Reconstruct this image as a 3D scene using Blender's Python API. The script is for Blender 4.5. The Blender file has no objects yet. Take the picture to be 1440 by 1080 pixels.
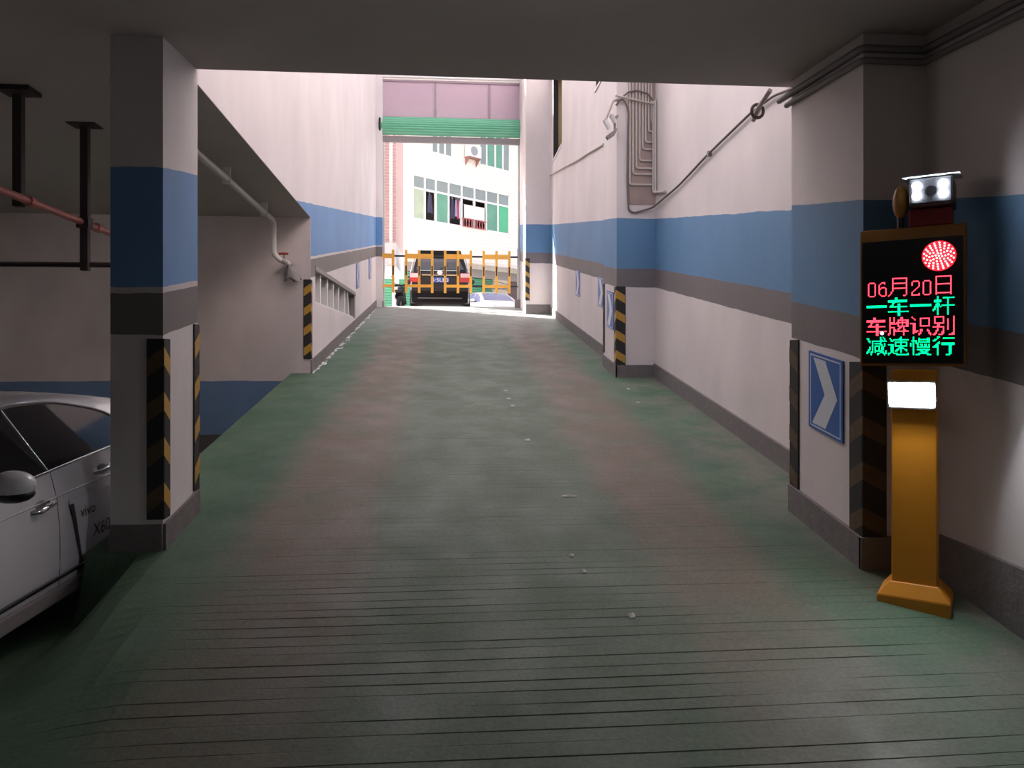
import bpy, math, random
from mathutils import Vector, Matrix
random.seed(7)
SC = bpy.context.scene
COL = SC.collection

# ------------------------------------------------------------------ camera
cam_d = bpy.data.cameras.new('camera')
cam = bpy.data.objects.new('camera', cam_d); COL.objects.link(cam)
cam.location = (0, 0, 1.7)
cam.rotation_euler = (math.pi/2, 0, -math.atan(87/1050))
cam_d.sensor_width = 36; cam_d.lens = 1050/1440*36
cam_d.shift_y = -40/1440
cam_d.clip_start = .05; cam_d.clip_end = 300
SC.camera = cam
# ------------------------------------------------------------------ light
SC.view_settings.view_transform = 'Standard'
SC.view_settings.look = 'None'
SC.view_settings.gamma = 1
SC.view_settings.use_curve_mapping = False
SC.view_settings.exposure = .95
SUN_DIR = Vector((.83*math.cos(math.radians(36)), -.55*math.cos(math.radians(36)), -math.sin(math.radians(36))))
wd = bpy.data.worlds.new('sky'); SC.world = wd; wd.use_nodes = True
nt = wd.node_tree; nt.nodes.clear()
out = nt.nodes.new('ShaderNodeOutputWorld'); bg = nt.nodes.new('ShaderNodeBackground')
sky = nt.nodes.new('ShaderNodeTexSky'); sky.sky_type = 'NISHITA'; sky.sun_disc = False
sky.sun_elevation = math.radians(36); sky.sun_rotation = math.atan2(-.83, .55)
sky.air_density = 1.0; sky.dust_density = 4.0; sky.ozone_density = 1.0
hsv = nt.nodes.new('ShaderNodeHueSaturation'); hsv.inputs['Saturation'].default_value = .3
tint = nt.nodes.new('ShaderNodeMix'); tint.data_type = 'RGBA'; tint.blend_type = 'MULTIPLY'
tint.inputs[0].default_value = 1; tint.inputs[7].default_value = (1, .94, .975, 1)
nt.links.new(sky.outputs[0], hsv.inputs['Color']); nt.links.new(hsv.outputs[0], tint.inputs[6])
nt.links.new(tint.outputs[2], bg.inputs[0]); bg.inputs[1].default_value = .3
nt.links.new(bg.outputs[0], out.inputs[0])
sd = bpy.data.lights.new('sun', 'SUN'); sd.energy = 15; sd.angle = math.radians(.6); sd.color = (1, .96, .92)
sun = bpy.data.objects.new('sun', sd); COL.objects.link(sun)
sun.rotation_euler = SUN_DIR.to_track_quat('-Z', 'Y').to_euler(); sun.location = (-20, 40, 30)

# ------------------------------------------------------------------ helpers
MATS = {}
def mat(name, col, rough=.6, metal=0, noise=0, nscale=8, bump=0, bscale=60, emit=0, ecol=None, coat=0, spec=.5):
    if name in MATS: return MATS[name]
    m = bpy.data.materials.new(name); m.use_nodes = True; n = m.node_tree
    b = n.nodes['Principled BSDF']
    b.inputs['Base Color'].default_value = (*col, 1); b.inputs['Roughness'].default_value = rough
    b.inputs['Metallic'].default_value = metal; b.inputs['Coat Weight'].default_value = coat
    b.inputs['Specular IOR Level'].default_value = spec
    geo = n.nodes.new('ShaderNodeNewGeometry')
    if noise:
        t = n.nodes.new('ShaderNodeTexNoise'); t.inputs['Scale'].default_value = nscale; t.inputs['Detail'].default_value = 6
        n.links.new(geo.outputs['Position'], t.inputs['Vector'])
        mx = n.nodes.new('ShaderNodeMix'); mx.data_type = 'RGBA'
        mx.inputs[6].default_value = (*[c*(1-noise) for c in col], 1)
        mx.inputs[7].default_value = (*[min(1, c*(1+noise)) for c in col], 1)
        n.links.new(t.outputs[0], mx.inputs[0]); n.links.new(mx.outputs[2], b.inputs['Base Color'])
    if bump:
        t2 = n.nodes.new('ShaderNodeTexNoise'); t2.inputs['Scale'].default_value = bscale; t2.inputs['Detail'].default_value = 4
        n.links.new(geo.outputs['Position'], t2.inputs['Vector'])
        bp = n.nodes.new('ShaderNodeBump'); bp.inputs['Strength'].default_value = bump; bp.inputs['Distance'].default_value = .01
        n.links.new(t2.outputs[0], bp.inputs['Height']); n.links.new(bp.outputs[0], b.inputs['Normal'])
    if emit:
        b.inputs['Emission Color'].default_value = (*(ecol or col), 1); b.inputs['Emission Strength'].default_value = emit
    MATS[name] = m; return m

SL = .1642; ZR = -.4
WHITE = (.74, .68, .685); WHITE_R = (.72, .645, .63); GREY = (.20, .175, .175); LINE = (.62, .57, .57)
def paint(name, heights, cols, slope=SL, c=ZR, dirt=.10):
    """wall paint in bands, measured up from the sloping floor: heights ascending, cols one more than heights"""
    m = bpy.data.materials.new(name); m.use_nodes = True; n = m.node_tree; L = n.links.new
    b = n.nodes['Principled BSDF']; b.inputs['Roughness'].default_value = .55; b.inputs['Specular IOR Level'].default_value = .3
    geo = n.nodes.new('ShaderNodeNewGeometry'); sp = n.nodes.new('ShaderNodeSeparateXYZ'); L(geo.outputs['Position'], sp.inputs[0])
    ml = n.nodes.new('ShaderNodeMath'); ml.operation = 'MULTIPLY_ADD'
    L(sp.outputs[1], ml.inputs[0]); ml.inputs[1].default_value = -slope; L(sp.outputs[2], ml.inputs[2])
    wob = n.nodes.new('ShaderNodeTexNoise'); wob.inputs['Scale'].default_value = 3; wob.inputs['Detail'].default_value = 5
    L(geo.outputs['Position'], wob.inputs['Vector'])
    ma = n.nodes.new('ShaderNodeMath'); ma.operation = 'MULTIPLY_ADD'
    L(wob.outputs[0], ma.inputs[0]); ma.inputs[1].default_value = .03; L(ml.outputs[0], ma.inputs[2])
    dv = n.nodes.new('ShaderNodeMath'); dv.operation = 'MULTIPLY_ADD'
    L(ma.outputs[0], dv.inputs[0]); dv.inputs[1].default_value = .1; dv.inputs[2].default_value = (-c-.015)*.1
    r = n.nodes.new('ShaderNodeValToRGB'); r.color_ramp.interpolation = 'CONSTANT'
    el = r.color_ramp.elements; el[0].position = 0; el[0].color = (*cols[0], 1)
    el[1].position = heights[0]/10; el[1].color = (*cols[1], 1)
    for h, k in zip(heights[1:], cols[2:]):
        e = el.new(h/10); e.color = (*k, 1)
    L(dv.outputs[0], r.inputs[0])
    # streaky grime
    mp = n.nodes.new('ShaderNodeMapping'); mp.inputs['Scale'].default_value = (1.0, 1.0, .6); L(geo.outputs['Position'], mp.inputs[0])
    t = n.nodes.new('ShaderNodeTexNoise'); t.inputs['Scale'].default_value = 1.2; t.inputs['Detail'].default_value = 5
    t.inputs['Roughness'].default_value = .5; L(mp.outputs[0], t.inputs['Vector'])
    rr = n.nodes.new('ShaderNodeMapRange'); rr.inputs[1].default_value = .35; rr.inputs[2].default_value = .7
    rr.inputs[3].default_value = 1-dirt; rr.inputs[4].default_value = 1.03; L(t.outputs[0], rr.inputs[0])
    mx = n.nodes.new('ShaderNodeMix'); mx.data_type = 'RGBA'; mx.blend_type = 'MULTIPLY'; mx.inputs[0].default_value = 1
    L(r.outputs[0], mx.inputs[6]); L(rr.outputs[0], mx.inputs[7]); L(mx.outputs[2], b.inputs['Base Color'])
    t2 = n.nodes.new('ShaderNodeTexNoise'); t2.inputs['Scale'].default_value = 14; t2.inputs['Detail'].default_value = 6
    L(geo.outputs['Position'], t2.inputs['Vector'])
    bp = n.nodes.new('ShaderNodeBump'); bp.inputs['Strength'].default_value = .12; bp.inputs['Distance'].default_value = .02
    L(t2.outputs[0], bp.inputs['Height']); L(bp.outputs[0], b.inputs['Normal'])
    return m

class MB:
    def __init__(s): s.v, s.f, s.m, s.sm = [], [], [], []
    def add(s, vs, fs, mi=0, smooth=False):
        o = len(s.v); s.v += [tuple(v) for v in vs]
        for f in fs: s.f.append([o+i for i in f]); s.m.append(mi); s.sm.append(smooth)
        return s
    def box(s, a, b, mi=0):
        x0, y0, z0 = [min(p, q) for p, q in zip(a, b)]; x1, y1, z1 = [max(p, q) for p, q in zip(a, b)]
        return s.add([(x0,y0,z0),(x1,y0,z0),(x1,y1,z0),(x0,y1,z0),(x0,y0,z1),(x1,y0,z1),(x1,y1,z1),(x0,y1,z1)],
            [(0,3,2,1),(4,5,6,7),(0,1,5,4),(1,2,6,5),(2,3,7,6),(3,0,4,7)], mi)
    def prism(s, pts, d, mi=0):
        """planar 3-D polygon pushed along vector d"""
        n = len(pts); P = [Vector(p) for p in pts]; d = Vector(d)
        vs = P+[p+d for p in P]
        nrm = Vector()
        for i in range(n): nrm += P[i].cross(P[(i+1) % n])
        fl = nrm.dot(d) > 0
        fs = [tuple(range(n))[::-1] if fl else tuple(range(n)), tuple(range(n, 2*n)) if fl else tuple(range(n, 2*n))[::-1]]
        for i in range(n):
            q = (i, (i+1) % n, n+(i+1) % n, n+i); fs.append(q if fl else q[::-1])
        return s.add(vs, fs, mi)
    def tube(s, path, r, seg=8, mi=0, smooth=True):
        P = [Vector(p) for p in path]; n = len(P); vs = []; up = None
        rs = r if isinstance(r, (list, tuple)) else [r]*n
        for i in range(n):
            t = (P[min(i+1, n-1)]-P[max(i-1, 0)]).normalized()
            if up is None: up = Vector((0,0,1)) if abs(t.z) < .9 else Vector((1,0,0))
            a = t.cross(up).normalized(); up = a.cross(t).normalized()
            for k in range(seg):
                w = 2*math.pi*k/seg; vs.append(P[i]+rs[i]*(a*math.cos(w)+up*math.sin(w)))
        fs = []
        for i in range(n-1):
            for k in range(seg):
                fs.append((i*seg+k, i*seg+(k+1) % seg, (i+1)*seg+(k+1) % seg, (i+1)*seg+k))
        s.add(vs, fs, mi, smooth)
        return s.add(vs, [tuple(range(seg))[::-1], tuple(range((n-1)*seg, n*seg))], mi)
    def cyl(s, a, b, r, seg=16, mi=0, r2=None): return s.tube([a, b], [r, r if r2 is None else r2], seg, mi)
    def grid(s, fn, nu, nv, mi=0, smooth=True, flip=False):
        vs = [fn(i/nu, j/nv) for i in range(nu+1) for j in range(nv+1)]
        fs = []
        for i in range(nu):
            for j in range(nv):
                q = (i*(nv+1)+j, (i+1)*(nv+1)+j, (i+1)*(nv+1)+j+1, i*(nv+1)+j+1); fs.append(q[::-1] if flip else q)
        return s.add(vs, fs, mi, smooth)
    def ball(s, c, r, nu=12, nv=8, mi=0):
        rx, ry, rz = r if isinstance(r, (tuple, list)) else (r, r, r)
        return s.grid(lambda u, v: (c[0]+rx*math.cos(2*math.pi*u)*math.sin(math.pi*v), c[1]+ry*math.sin(2*math.pi*u)*math.sin(math.pi*v), c[2]-rz*math.cos(math.pi*v)), nu, nv, mi)

ROOT = {}
def build(name, mb, mats, parent=None, world=True, bevel=0, origin=None, **props):
    me = bpy.data.meshes.new(name)
    vs = mb.v
    o = bpy.data.objects.new(name, me); COL.objects.link(o)
    if parent is not None:
        o.parent = parent; ROOT[o] = ROOT[parent]
        if world:
            inv = ROOT[parent].inverted(); vs = [tuple(inv @ Vector(v)) for v in vs]
    elif origin is not None:
        o.location = origin; ROOT[o] = Matrix.Translation(origin)
        vs = [tuple(Vector(v)-Vector(origin)) for v in vs]
    else:
        ROOT[o] = Matrix.Identity(4)
    me.from_pydata(vs, [], mb.f)
    for m in (mats if isinstance(mats, (list, tuple)) else [mats]): me.materials.append(m)
    me.polygons.foreach_set('material_index', mb.m); me.polygons.foreach_set('use_smooth', mb.sm)
    me.validate(); me.update()
    if bevel:
        bv = o.modifiers.new('bevel', 'BEVEL'); bv.width = bevel; bv.segments = 2; bv.limit_method = 'ANGLE'
    for k, v in props.items(): o[k] = v
    return o
def thing(name, label, cat, loc=(0,0,0), rz=0, group=None):
    o = bpy.data.objects.new(name, None); COL.objects.link(o); o.empty_display_size = .1
    o.location = loc; o.rotation_euler = (0, 0, rz)
    ROOT[o] = Matrix.Translation(loc) @ Matrix.Rotation(rz, 4, 'Z')
    o['label'] = label; o['category'] = cat
    if group: o['group'] = group
    return o
def struct(name, mb, mats, parent=None, **k):
    if parent is not None: return build(name, mb, mats, parent, **k)
    return build(name, mb, mats, kind='structure', **k)
def lerp(a, b, t): return a+(b-a)*t
def sstep(a, b, x):
    t = max(0, min(1, (x-a)/(b-a))); return t*t*(3-2*t)
def curve_fn(pts):
    xs = [p[0] for p in pts]; ys = [p[1] for p in pts]; n = len(xs)
    sl = []
    for i in range(n):
        if i == 0: sl.append((ys[1]-ys[0])/(xs[1]-xs[0]))
        elif i == n-1: sl.append((ys[-1]-ys[-2])/(xs[-1]-xs[-2]))
        else:
            a = (ys[i]-ys[i-1])/(xs[i]-xs[i-1]); b = (ys[i+1]-ys[i])/(xs[i+1]-xs[i])
            sl.append(0 if a*b <= 0 else 2*a*b/(a+b))
    def f(x):
        if x <= xs[0]: return ys[0]
        if x >= xs[-1]: return ys[-1]
        i = max(k for k in range(n) if xs[k] <= x); i = min(i, n-2)
        h = xs[i+1]-xs[i]; t = (x-xs[i])/h
        return (2*t**3-3*t*t+1)*ys[i]+(t**3-2*t*t+t)*h*sl[i]+(-2*t**3+3*t*t)*ys[i+1]+(t**3-t*t)*h*sl[i+1]
    return f
def arc_path(pts, r=.05, n=4):
    """polyline with rounded corners"""
    P = [Vector(p) for p in pts]; res = [P[0]]
    for i in range(1, len(P)-1):
        a = (P[i-1]-P[i]); b = (P[i+1]-P[i]); k = min(r, a.length*.49, b.length*.49)
        A = P[i]+a.normalized()*k; B = P[i]+b.normalized()*k
        for j in range(n+1):
            t = j/n; res.append(A*(1-t)**2+P[i]*2*t*(1-t)+B*t*t)
    return res+[P[-1]]
def text2d(body, size):
    cu = bpy.data.curves.new('lettering', 'FONT'); cu.body = body; cu.size = size; cu.resolution_u = 3
    o = bpy.data.objects.new('lettering', cu); COL.objects.link(o)
    dg = bpy.context.evaluated_depsgraph_get(); dg.update()
    me = o.evaluated_get(dg).to_mesh()
    vs = [tuple(v.co[:2]) for v in me.vertices]; fs = [tuple(p.vertices) for p in me.polygons]
    o.evaluated_get(dg).to_mesh_clear(); bpy.data.objects.remove(o); bpy.data.curves.remove(cu)
    return vs, fs
def floor_z(Y): return max(0, ZR+SL*Y)

# ------------------------------------------------------------------ materials
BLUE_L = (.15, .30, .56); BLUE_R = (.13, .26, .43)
paint_left = paint('paint_left_wall', [1.39, 1.66, 1.69, 2.47], [WHITE, GREY, LINE, BLUE_L, WHITE])
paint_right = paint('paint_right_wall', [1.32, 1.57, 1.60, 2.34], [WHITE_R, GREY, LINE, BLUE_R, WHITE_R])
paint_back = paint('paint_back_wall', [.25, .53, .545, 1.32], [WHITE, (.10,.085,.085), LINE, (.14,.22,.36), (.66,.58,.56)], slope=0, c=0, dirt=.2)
paint_plain = paint('paint_plain', [9, 9.2], [WHITE, WHITE, WHITE])
m_ceiling = mat('ceiling_plaster', (.50, .435, .425), .8, noise=.1, nscale=2, bump=.2, bscale=20)
m_base = mat('skirting_concrete', (.17, .15, .145), .7, noise=.3, nscale=12, bump=.5, bscale=40)
m_rubber = mat('black_rubber', (.018, .016, .016), .6)
m_yellow = mat('yellow_reflector', (.46, .26, .04), .45, noise=.25, nscale=30)
m_faded_shaded = mat('faded_shaded_yellow', (.09, .055, .025), .6, noise=.5, nscale=25)  # dark yellow: shade of unlit pier fronts put into colour; also worn stripes
m_orange = mat('orange_enamel', (.72, .28, .02), .4, noise=.08, nscale=10)
m_yellowgate = mat('gate_yellow', (.85, .42, .05), .4)
m_black = mat('black_plastic', (.012, .012, .013), .35)
m_pvc = mat('pale_conduit', (.50, .44, .40), .5, noise=.15, nscale=20)
m_pvcw = mat('white_pvc', (.62, .58, .55), .4, noise=.1)
m_cable = mat('dark_cable', (.15, .115, .10), .5)
m_steel = mat('galvanised_steel', (.5, .5, .5), .45, metal=.4, noise=.15, nscale=20)
m_greysteel = mat('grey_painted_steel', (.25, .22, .22), .5)
m_darkpipe = mat('dark_pipe', (.035, .02, .02), .6)
m_pinkpipe = mat('pink_red_pipe', (.45, .16, .14), .4, noise=.2, nscale=6)
m_carwhite = mat('white_car_paint', (.74, .72, .76), .22, coat=.6, noise=.03, nscale=3)
m_carblack = mat('black_car_paint', (.008, .009, .018), .3, coat=.15, spec=.3)
m_glass = mat('tinted_car_glass', (.010, .010, .012), .06, spec=.6)
m_chrome = mat('chrome', (.7, .7, .72), .15, metal=1)
m_tyre = mat('tyre_rubber', (.02, .02, .02), .8)
m_green = mat('shutter_green', (.15, .46, .29), .4, noise=.08)
m_pink = mat('pink_board', (.50, .36, .42), .5, noise=.03)
m_pinkline = mat('pink_trim', (.30, .22, .25), .5)
m_white = mat('white_paint', (.75, .73, .72), .5)
m_blue = mat('sign_blue', (.03, .12, .42), .35)
m_signwhite = mat('sign_white', (.62, .64, .68), .35)

def floor_material():
    m = bpy.data.materials.new('green_floor_paint'); m.use_nodes = True; n = m.node_tree; L = n.links.new
    b = n.nodes['Principled BSDF']
    geo = n.nodes.new('ShaderNodeNewGeometry'); sp = n.nodes.new('ShaderNodeSeparateXYZ'); L(geo.outputs['Position'], sp.inputs[0])
    def noise(scale, det=6, st=None, rough=.6):
        t = n.nodes.new('ShaderNodeTexNoise'); t.inputs['Scale'].default_value = scale; t.inputs['Detail'].default_value = det
        t.inputs['Roughness'].default_value = rough
        if st:
            mp = n.nodes.new('ShaderNodeMapping'); mp.inputs['Scale'].default_value = st; L(geo.outputs['Position'], mp.inputs[0]); L(mp.outputs[0], t.inputs['Vector'])
        else: L(geo.outputs['Position'], t.inputs['Vector'])
        return t.outputs[0]
    def math_(op, a, bb=None, c=None):
        x = n.nodes.new('ShaderNodeMath'); x.operation = op
        for i, q in enumerate((a, bb, c)):
            if q is None: continue
            if isinstance(q, (int, float)): x.inputs[i].default_value = q
            else: L(q, x.inputs[i])
        return x.outputs[0]
    def rng(v, a, c, o0=0, o1=1):
        x = n.nodes.new('ShaderNodeMapRange'); x.interpolation_type = 'SMOOTHSTEP'; L(v, x.inputs[0])
        for i, q in zip((1, 2, 3, 4), (a, c, o0, o1)): x.inputs[i].default_value = q
        return x.outputs[0]
    def mixc(f, a, c, bt='MIX'):
        x = n.nodes.new('ShaderNodeMix'); x.data_type = 'RGBA'; x.blend_type = bt
        for i, q in ((0, f), (6, a), (7, c)):
            if isinstance(q, (int, float)): x.inputs[i].default_value = q
            elif isinstance(q, tuple): x.inputs[i].default_value = (*q, 1)
            else: L(q, x.inputs[i])
        return x.outputs[2]
    X = math_('MULTIPLY_ADD', noise(1.1), .5, math_('ADD', sp.outputs[0], -.25))
    def track(cx, w):
        d = math_('ABSOLUTE', math_('SUBTRACT', X, cx)); return rng(d, w*.35, w, 1, 0)
    tr = math_('MAXIMUM', track(-.95, .62), track(1.66, .6))
    tr = math_('MULTIPLY', tr, rng(sp.outputs[1], 2.6, 5.2, .6, 1))
    tr = math_('MULTIPLY', tr, rng(noise(2.2), .25, .6, .55, 1))
    green = mixc(rng(noise(1.5, 8), .3, .7), (.060, .115, .068), (.098, .155, .10))
    mid = math_('MULTIPLY', rng(math_('ABSOLUTE', math_('SUBTRACT', X, .4)), .5, 2.2, 1, 0), .55)
    c = mixc(mid, green, (.115, .12, .088))
    c = mixc(math_('MULTIPLY', tr, .95), c, (.165, .127, .098))
    # dusty pale concrete along the right-hand foot of the wall and by the pier
    side = math_('MULTIPLY', rng(sp.outputs[0], 1.9, 2.9, 0, 1), rng(noise(1.7, 8), .38, .62))
    c = mixc(math_('MULTIPLY', side, .7), c, (.20, .175, .15))
    dust = rng(noise(3.5, 10, (1, 2.2, 1), .7), .62, .8)
    c = mixc(math_('MULTIPLY', dust, .35), c, (.33, .32, .28))
    c = mixc(math_('MULTIPLY', rng(sp.outputs[1], 13.5, 20.3), .85), c, (.30, .315, .29))
    fine = rng(noise(45, 4), .3, .7, .86, 1.1); c = mixc(1.0, c, fine, 'MULTIPLY')
    L(c, b.inputs['Base Color'])
    L(rng(noise(2.5, 6), .3, .7, .5, .7), b.inputs['Roughness'])
    b.inputs['Specular IOR Level'].default_value = .3
    bp = n.nodes.new('ShaderNodeBump'); bp.inputs['Strength'].default_value = .3; bp.inputs['Distance'].default_value = .006
    L(noise(60, 4), bp.inputs['Height']); L(bp.outputs[0], b.inputs['Normal'])
    return m
m_floor = floor_material()

# ------------------------------------------------------------------ floor
def fz(X, Y):
    r = floor_z(Y)
    if Y < 2.9: r = .076*sstep(1.9, 2.9, Y)*((Y-1.9)/1.0) if Y > 1.9 else 0
    if X > -1: return r
    if Y < 5.0: x0 = lerp(-1.2, -1.95, sstep(2.6, 5.0, Y)); w = sstep(-2.35, x0, X)
    else: w = sstep(-2.37, -2.33, X)
    return r*w
cols = [-9.2, -2.37, -2.35, -2.33, -2.27, -2.2, -2.12, -2.0, -1.85, -1.65, -1.45]+[-1.2+.25*k for k in range(17)]+[3.1]
st = []
y = -8.2
while y < 2.5: st.append((y, 0)); y += .4
y = 2.62
from mathutils import noise as mnoise
while y < 8.0:
    a = random.uniform(-.010, .010); dp = .0045*(1-.75*sstep(3.6, 5.2, y)); st += [(y+a, 0), (y+a+.002, dp), (y+a+.007, dp), (y+a+.009, 0)]; y += .088
while y < 21.2: st.append((y, 0)); y += .35
st += [(21.2, 0), (21.35, .005), (21.5, .02), (21.7, .04)]
mb = MB(); vs = []; nc = len(cols)
for (Y, g) in st:
    for X in cols:
        wob = .006*math.sin(X*1.7+Y*3)
        gk = 1 if Y > 21 else sstep(-2.0, -1.0, X)*(1-.7*sstep(2.0, 2.8, X))*max(.05, min(1, .55+1.5*mnoise.noise((X*.9, Y*7, 2)))); vs.append((X, Y+(wob if 2.6 < Y < 8 else 0), fz(X, Y)-g*gk))
mb.add(vs, [(i*nc+j, i*nc+j+1, (i+1)*nc+j+1, (i+1)*nc+j) for i in range(len(st)-1) for j in range(nc-1)])
struct('floor', mb, m_floor)

# ------------------------------------------------------------------ garage shell
def CE(Y): return 3.82-.06*(5.7-min(Y, 5.7))
mb = MB()
mb.add([(-9.2,-8.2,CE(-8.2)),(3.3,-8.2,CE(-8.2)),(3.3,5.7,3.82),(-9.2,5.7,3.82),(-9.2,-8.2,4.4),(3.3,-8.2,4.4),(3.3,5.7,4.6),(-9.2,5.7,4.6)],
       [(0,3,2,1),(4,5,6,7),(0,1,5,4),(1,2,6,5),(2,3,7,6),(3,0,4,7)])
mb.prism([(-9.2, 5.7, 3.93), (-9.2, 11.25, 3.73), (-9.2, 11.25, 4.5), (-9.2, 5.7, 4.5)], (7.149, 0, 0))
struct('ceiling', mb, m_ceiling)
struct('wall_rear', MB().box((-9.2,-8.4,-.1), (3.3,-8.2,4.2)), paint_plain)
struct('wall_side', MB().box((-9.4,-8.4,-.1), (-9.2,11.45,4.2)), paint_plain)
# wall facing the camera behind the left opening
struct('wall_back', MB().box((-9.2, 11.2, -.2), (-2.3, 11.4, 4.0)).box((-2.3, 11.2, -.2), (-2.05, 11.215, 3.76)), paint_back)

# left ramp wall with the railing opening (Y 11.6-16.45, z 2.53-3.07)
mb = MB()
def wl(y0, y1, z0, z1): mb.box((-2.3, y0, z0), (-2.05, y1, z1))
mb.prism([(-2.05, 5.72, 3.935), (-2.05, 11.22, 3.735), (-2.05, 11.22, 6.25), (-2.05, 5.72, 5.0)], (-.25, 0, 0)); wl(11.22, 11.6, 0, 6.4)
wl(11.6, 16.45, 0, 2.5); 
mb.prism([(-2.05, 11.6, 3.07), (-2.05, 16.45, 3.07), (-2.05, 16.45, 8.3), (-2.05, 11.6, 6.4)], (-.25, 0, 0))
mb.prism([(-2.05, 16.45, 0), (-2.05, 19, 0), (-2.05, 19, 9.3), (-2.05, 16.45, 8.3)], (-.25, 0, 0)); wl(19, 21.3, 0, 14)  # unseen top cut low for sky light, high by the gate against sun
struct('wall_left', mb, paint_left)
struct('wall_left_jamb', MB().box((-2.1, 20.95, 2.6), (-1.88, 21.3, 14)), paint_left)
# dark well behind the railing; shade put into near-black colour, roof added
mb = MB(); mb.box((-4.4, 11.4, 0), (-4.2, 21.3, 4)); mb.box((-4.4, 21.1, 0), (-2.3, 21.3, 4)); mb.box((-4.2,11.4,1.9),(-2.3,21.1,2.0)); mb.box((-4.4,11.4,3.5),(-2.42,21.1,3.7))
struct('wall_well', mb, mat('well_shade_black', (.03, .028, .028), .8))

# right wall: near run, pilaster, far run with two high windows, column by the gate
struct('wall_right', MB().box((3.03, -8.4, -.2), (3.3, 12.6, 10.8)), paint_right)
mb = MB()
def wr(y0, y1, z0, z1): mb.box((2.62, y0, z0), (3.03, y1, z1))
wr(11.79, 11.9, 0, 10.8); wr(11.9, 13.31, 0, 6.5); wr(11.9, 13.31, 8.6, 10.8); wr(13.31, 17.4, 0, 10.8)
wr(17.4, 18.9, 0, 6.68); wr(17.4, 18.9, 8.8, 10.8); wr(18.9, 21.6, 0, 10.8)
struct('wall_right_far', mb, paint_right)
struct('wall_right_pilaster', MB().box((2.45, 10.85, .5), (3.05, 11.79, 10.8)), paint_right)
struct('wall_right_column', MB().box((1.97, 19.4, 2), (2.7, 21.6, 10.8)), paint_right)
m_tile = mat('yellow_tile', (.6, .45, .22), .5, noise=.3, nscale=30)
m_dframe = mat('dark_window_frame', (.03, .022, .02), .4)
m_dglass = mat('dark_pane', (.02, .022, .025), .08)
for k, (y0, y1, z0, z1) in enumerate(((17.4, 18.9, 6.68, 8.8), (11.9, 13.31, 6.5, 8.6))):
    f = MB(); t = .05; x0, x1 = 2.625, 2.74
    f.box((x0,y0,z0),(x1,y0+t,z1)); f.box((x0,y1-t,z0),(x1,y1,z1)); f.box((x0,y0,z0),(x1,y1,z0+t)); f.box((x0,y0,z1-t),(x1,y1,z1))
    w = struct('window_%d' % (k+1), f, m_dframe)
    ym = (y0+y1)/2
    build('mullion', MB().box((2.94, ym-.03, z0), (3.0, ym+.03, z1)), m_dframe, w)
    for a, b in ((y0, ym-.03), (ym+.03, y1)):
        build('pane', MB().box((2.96, a, z0), (2.97, b, z1)), m_dglass, w)
    build('reveal_tile', MB().box((2.74, y1-.012, z0), (2.94, y1-.002, z1)), m_tile, w)
    build('window_sill', MB().box((2.60, y0-.05, z0-.04), (2.66, y1+.05, z0)), m_white, w)

# unseen tall block added on the left to keep sun off the ramp
struct('wall_sun_blocker', MB().box((-16, 3, 4.7), (-8, 24.3, 17)), mat('sun_blocker_grey', (.55, .52, .50), .8))
# piers at the mouth of the ramp
struct('wall_left_pier', MB().box((-2.2, 5.05, -.1), (-1.87, 5.72, 3.83)), paint_left)
struct('wall_right_pier', MB().box((2.62, 4.55, -.1), (3.05, 5.55, 3.83)), paint_right)
struct('trim_1', MB().box((2.95, 5.55, 3.83), (3.05, 5.75, 4.6)), m_ceiling)

# skirting boards, following the slope
def skirt(name, p, q, nrm, h=.17, t=.02):
    (x0, y0), (x1, y1) = p, q
    z0, z1 = floor_z(y0), floor_z(y1)
    mb = MB(); a = Vector((x0, y0, z0-.15)); b = Vector((x1, y1, z1-.15))
    mb.prism([a, b, Vector((x1, y1, z1+h)), Vector((x0, y0, z0+h))], Vector((nrm[0]*t, nrm[1]*t, 0)))
    return struct(name, mb, m_base)
skirt('baseboard_left', (-2.05, 11.2), (-2.05, 20.95), (1, 0), .19)
skirt('baseboard_left_jamb', (-1.88, 20.95), (-1.88, 21.3), (1, 0), .17)
skirt('baseboard_left_pier', (-1.87, 5.05), (-1.87, 5.72), (1, 0), .17)
skirt('baseboard_left_front', (-2.2, 5.05), (-1.87, 5.05), (0, -1), .17)
skirt('baseboard_right', (3.03, -8), (3.03, 4.55), (-1, 0), .25, .03)
skirt('baseboard_right_mid', (3.03, 5.55), (3.03, 10.85), (-1, 0), .2, .03)
skirt('baseboard_right_pier', (2.62, 4.53), (2.62, 5.55), (-1, 0), .2, .03)
skirt('baseboard_right_front', (2.59, 4.55), (3.03, 4.55), (0, -1), .2, .03)
skirt('baseboard_right_pilaster', (2.45, 10.83), (2.45, 11.79), (-1, 0), .18)
skirt('baseboard_right_pilaster_front', (2.43, 10.85), (3.03, 10.85), (0, -1), .18)
skirt('baseboard_right_far', (2.62, 11.79), (2.62, 19.4), (-1, 0), .2)
skirt('baseboard_right_column', (1.97, 19.4), (2.62, 19.4), (0, -1), .25)

# flaked white paint along the left kerb
m_flake = mat('flaked_white_paint', (.72, .70, .68), .7)
mb = MB()
for i in range(150):
    Y = random.uniform(11.2, 20.5); X = -2.03+abs(random.gauss(0, .035)); r = random.uniform(.008, .05); z = floor_z(Y)
    n_ = random.randint(4, 6); pts = []
    for k in range(n_):
        a = 2*math.pi*k/n_; pts.append((X+.6*r*math.cos(a)*random.uniform(.6, 1.2), Y+2.4*r*math.sin(a)*random.uniform(.6, 1.2), 0))
    mb.prism([(p[0], p[1], floor_z(p[1])+.001) for p in pts], (0, 0, .004))
build('paint_flakes', mb, m_flake, kind='stuff', label='flaked white paint chips along the foot of the left ramp wall', category='paint chips')

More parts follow.
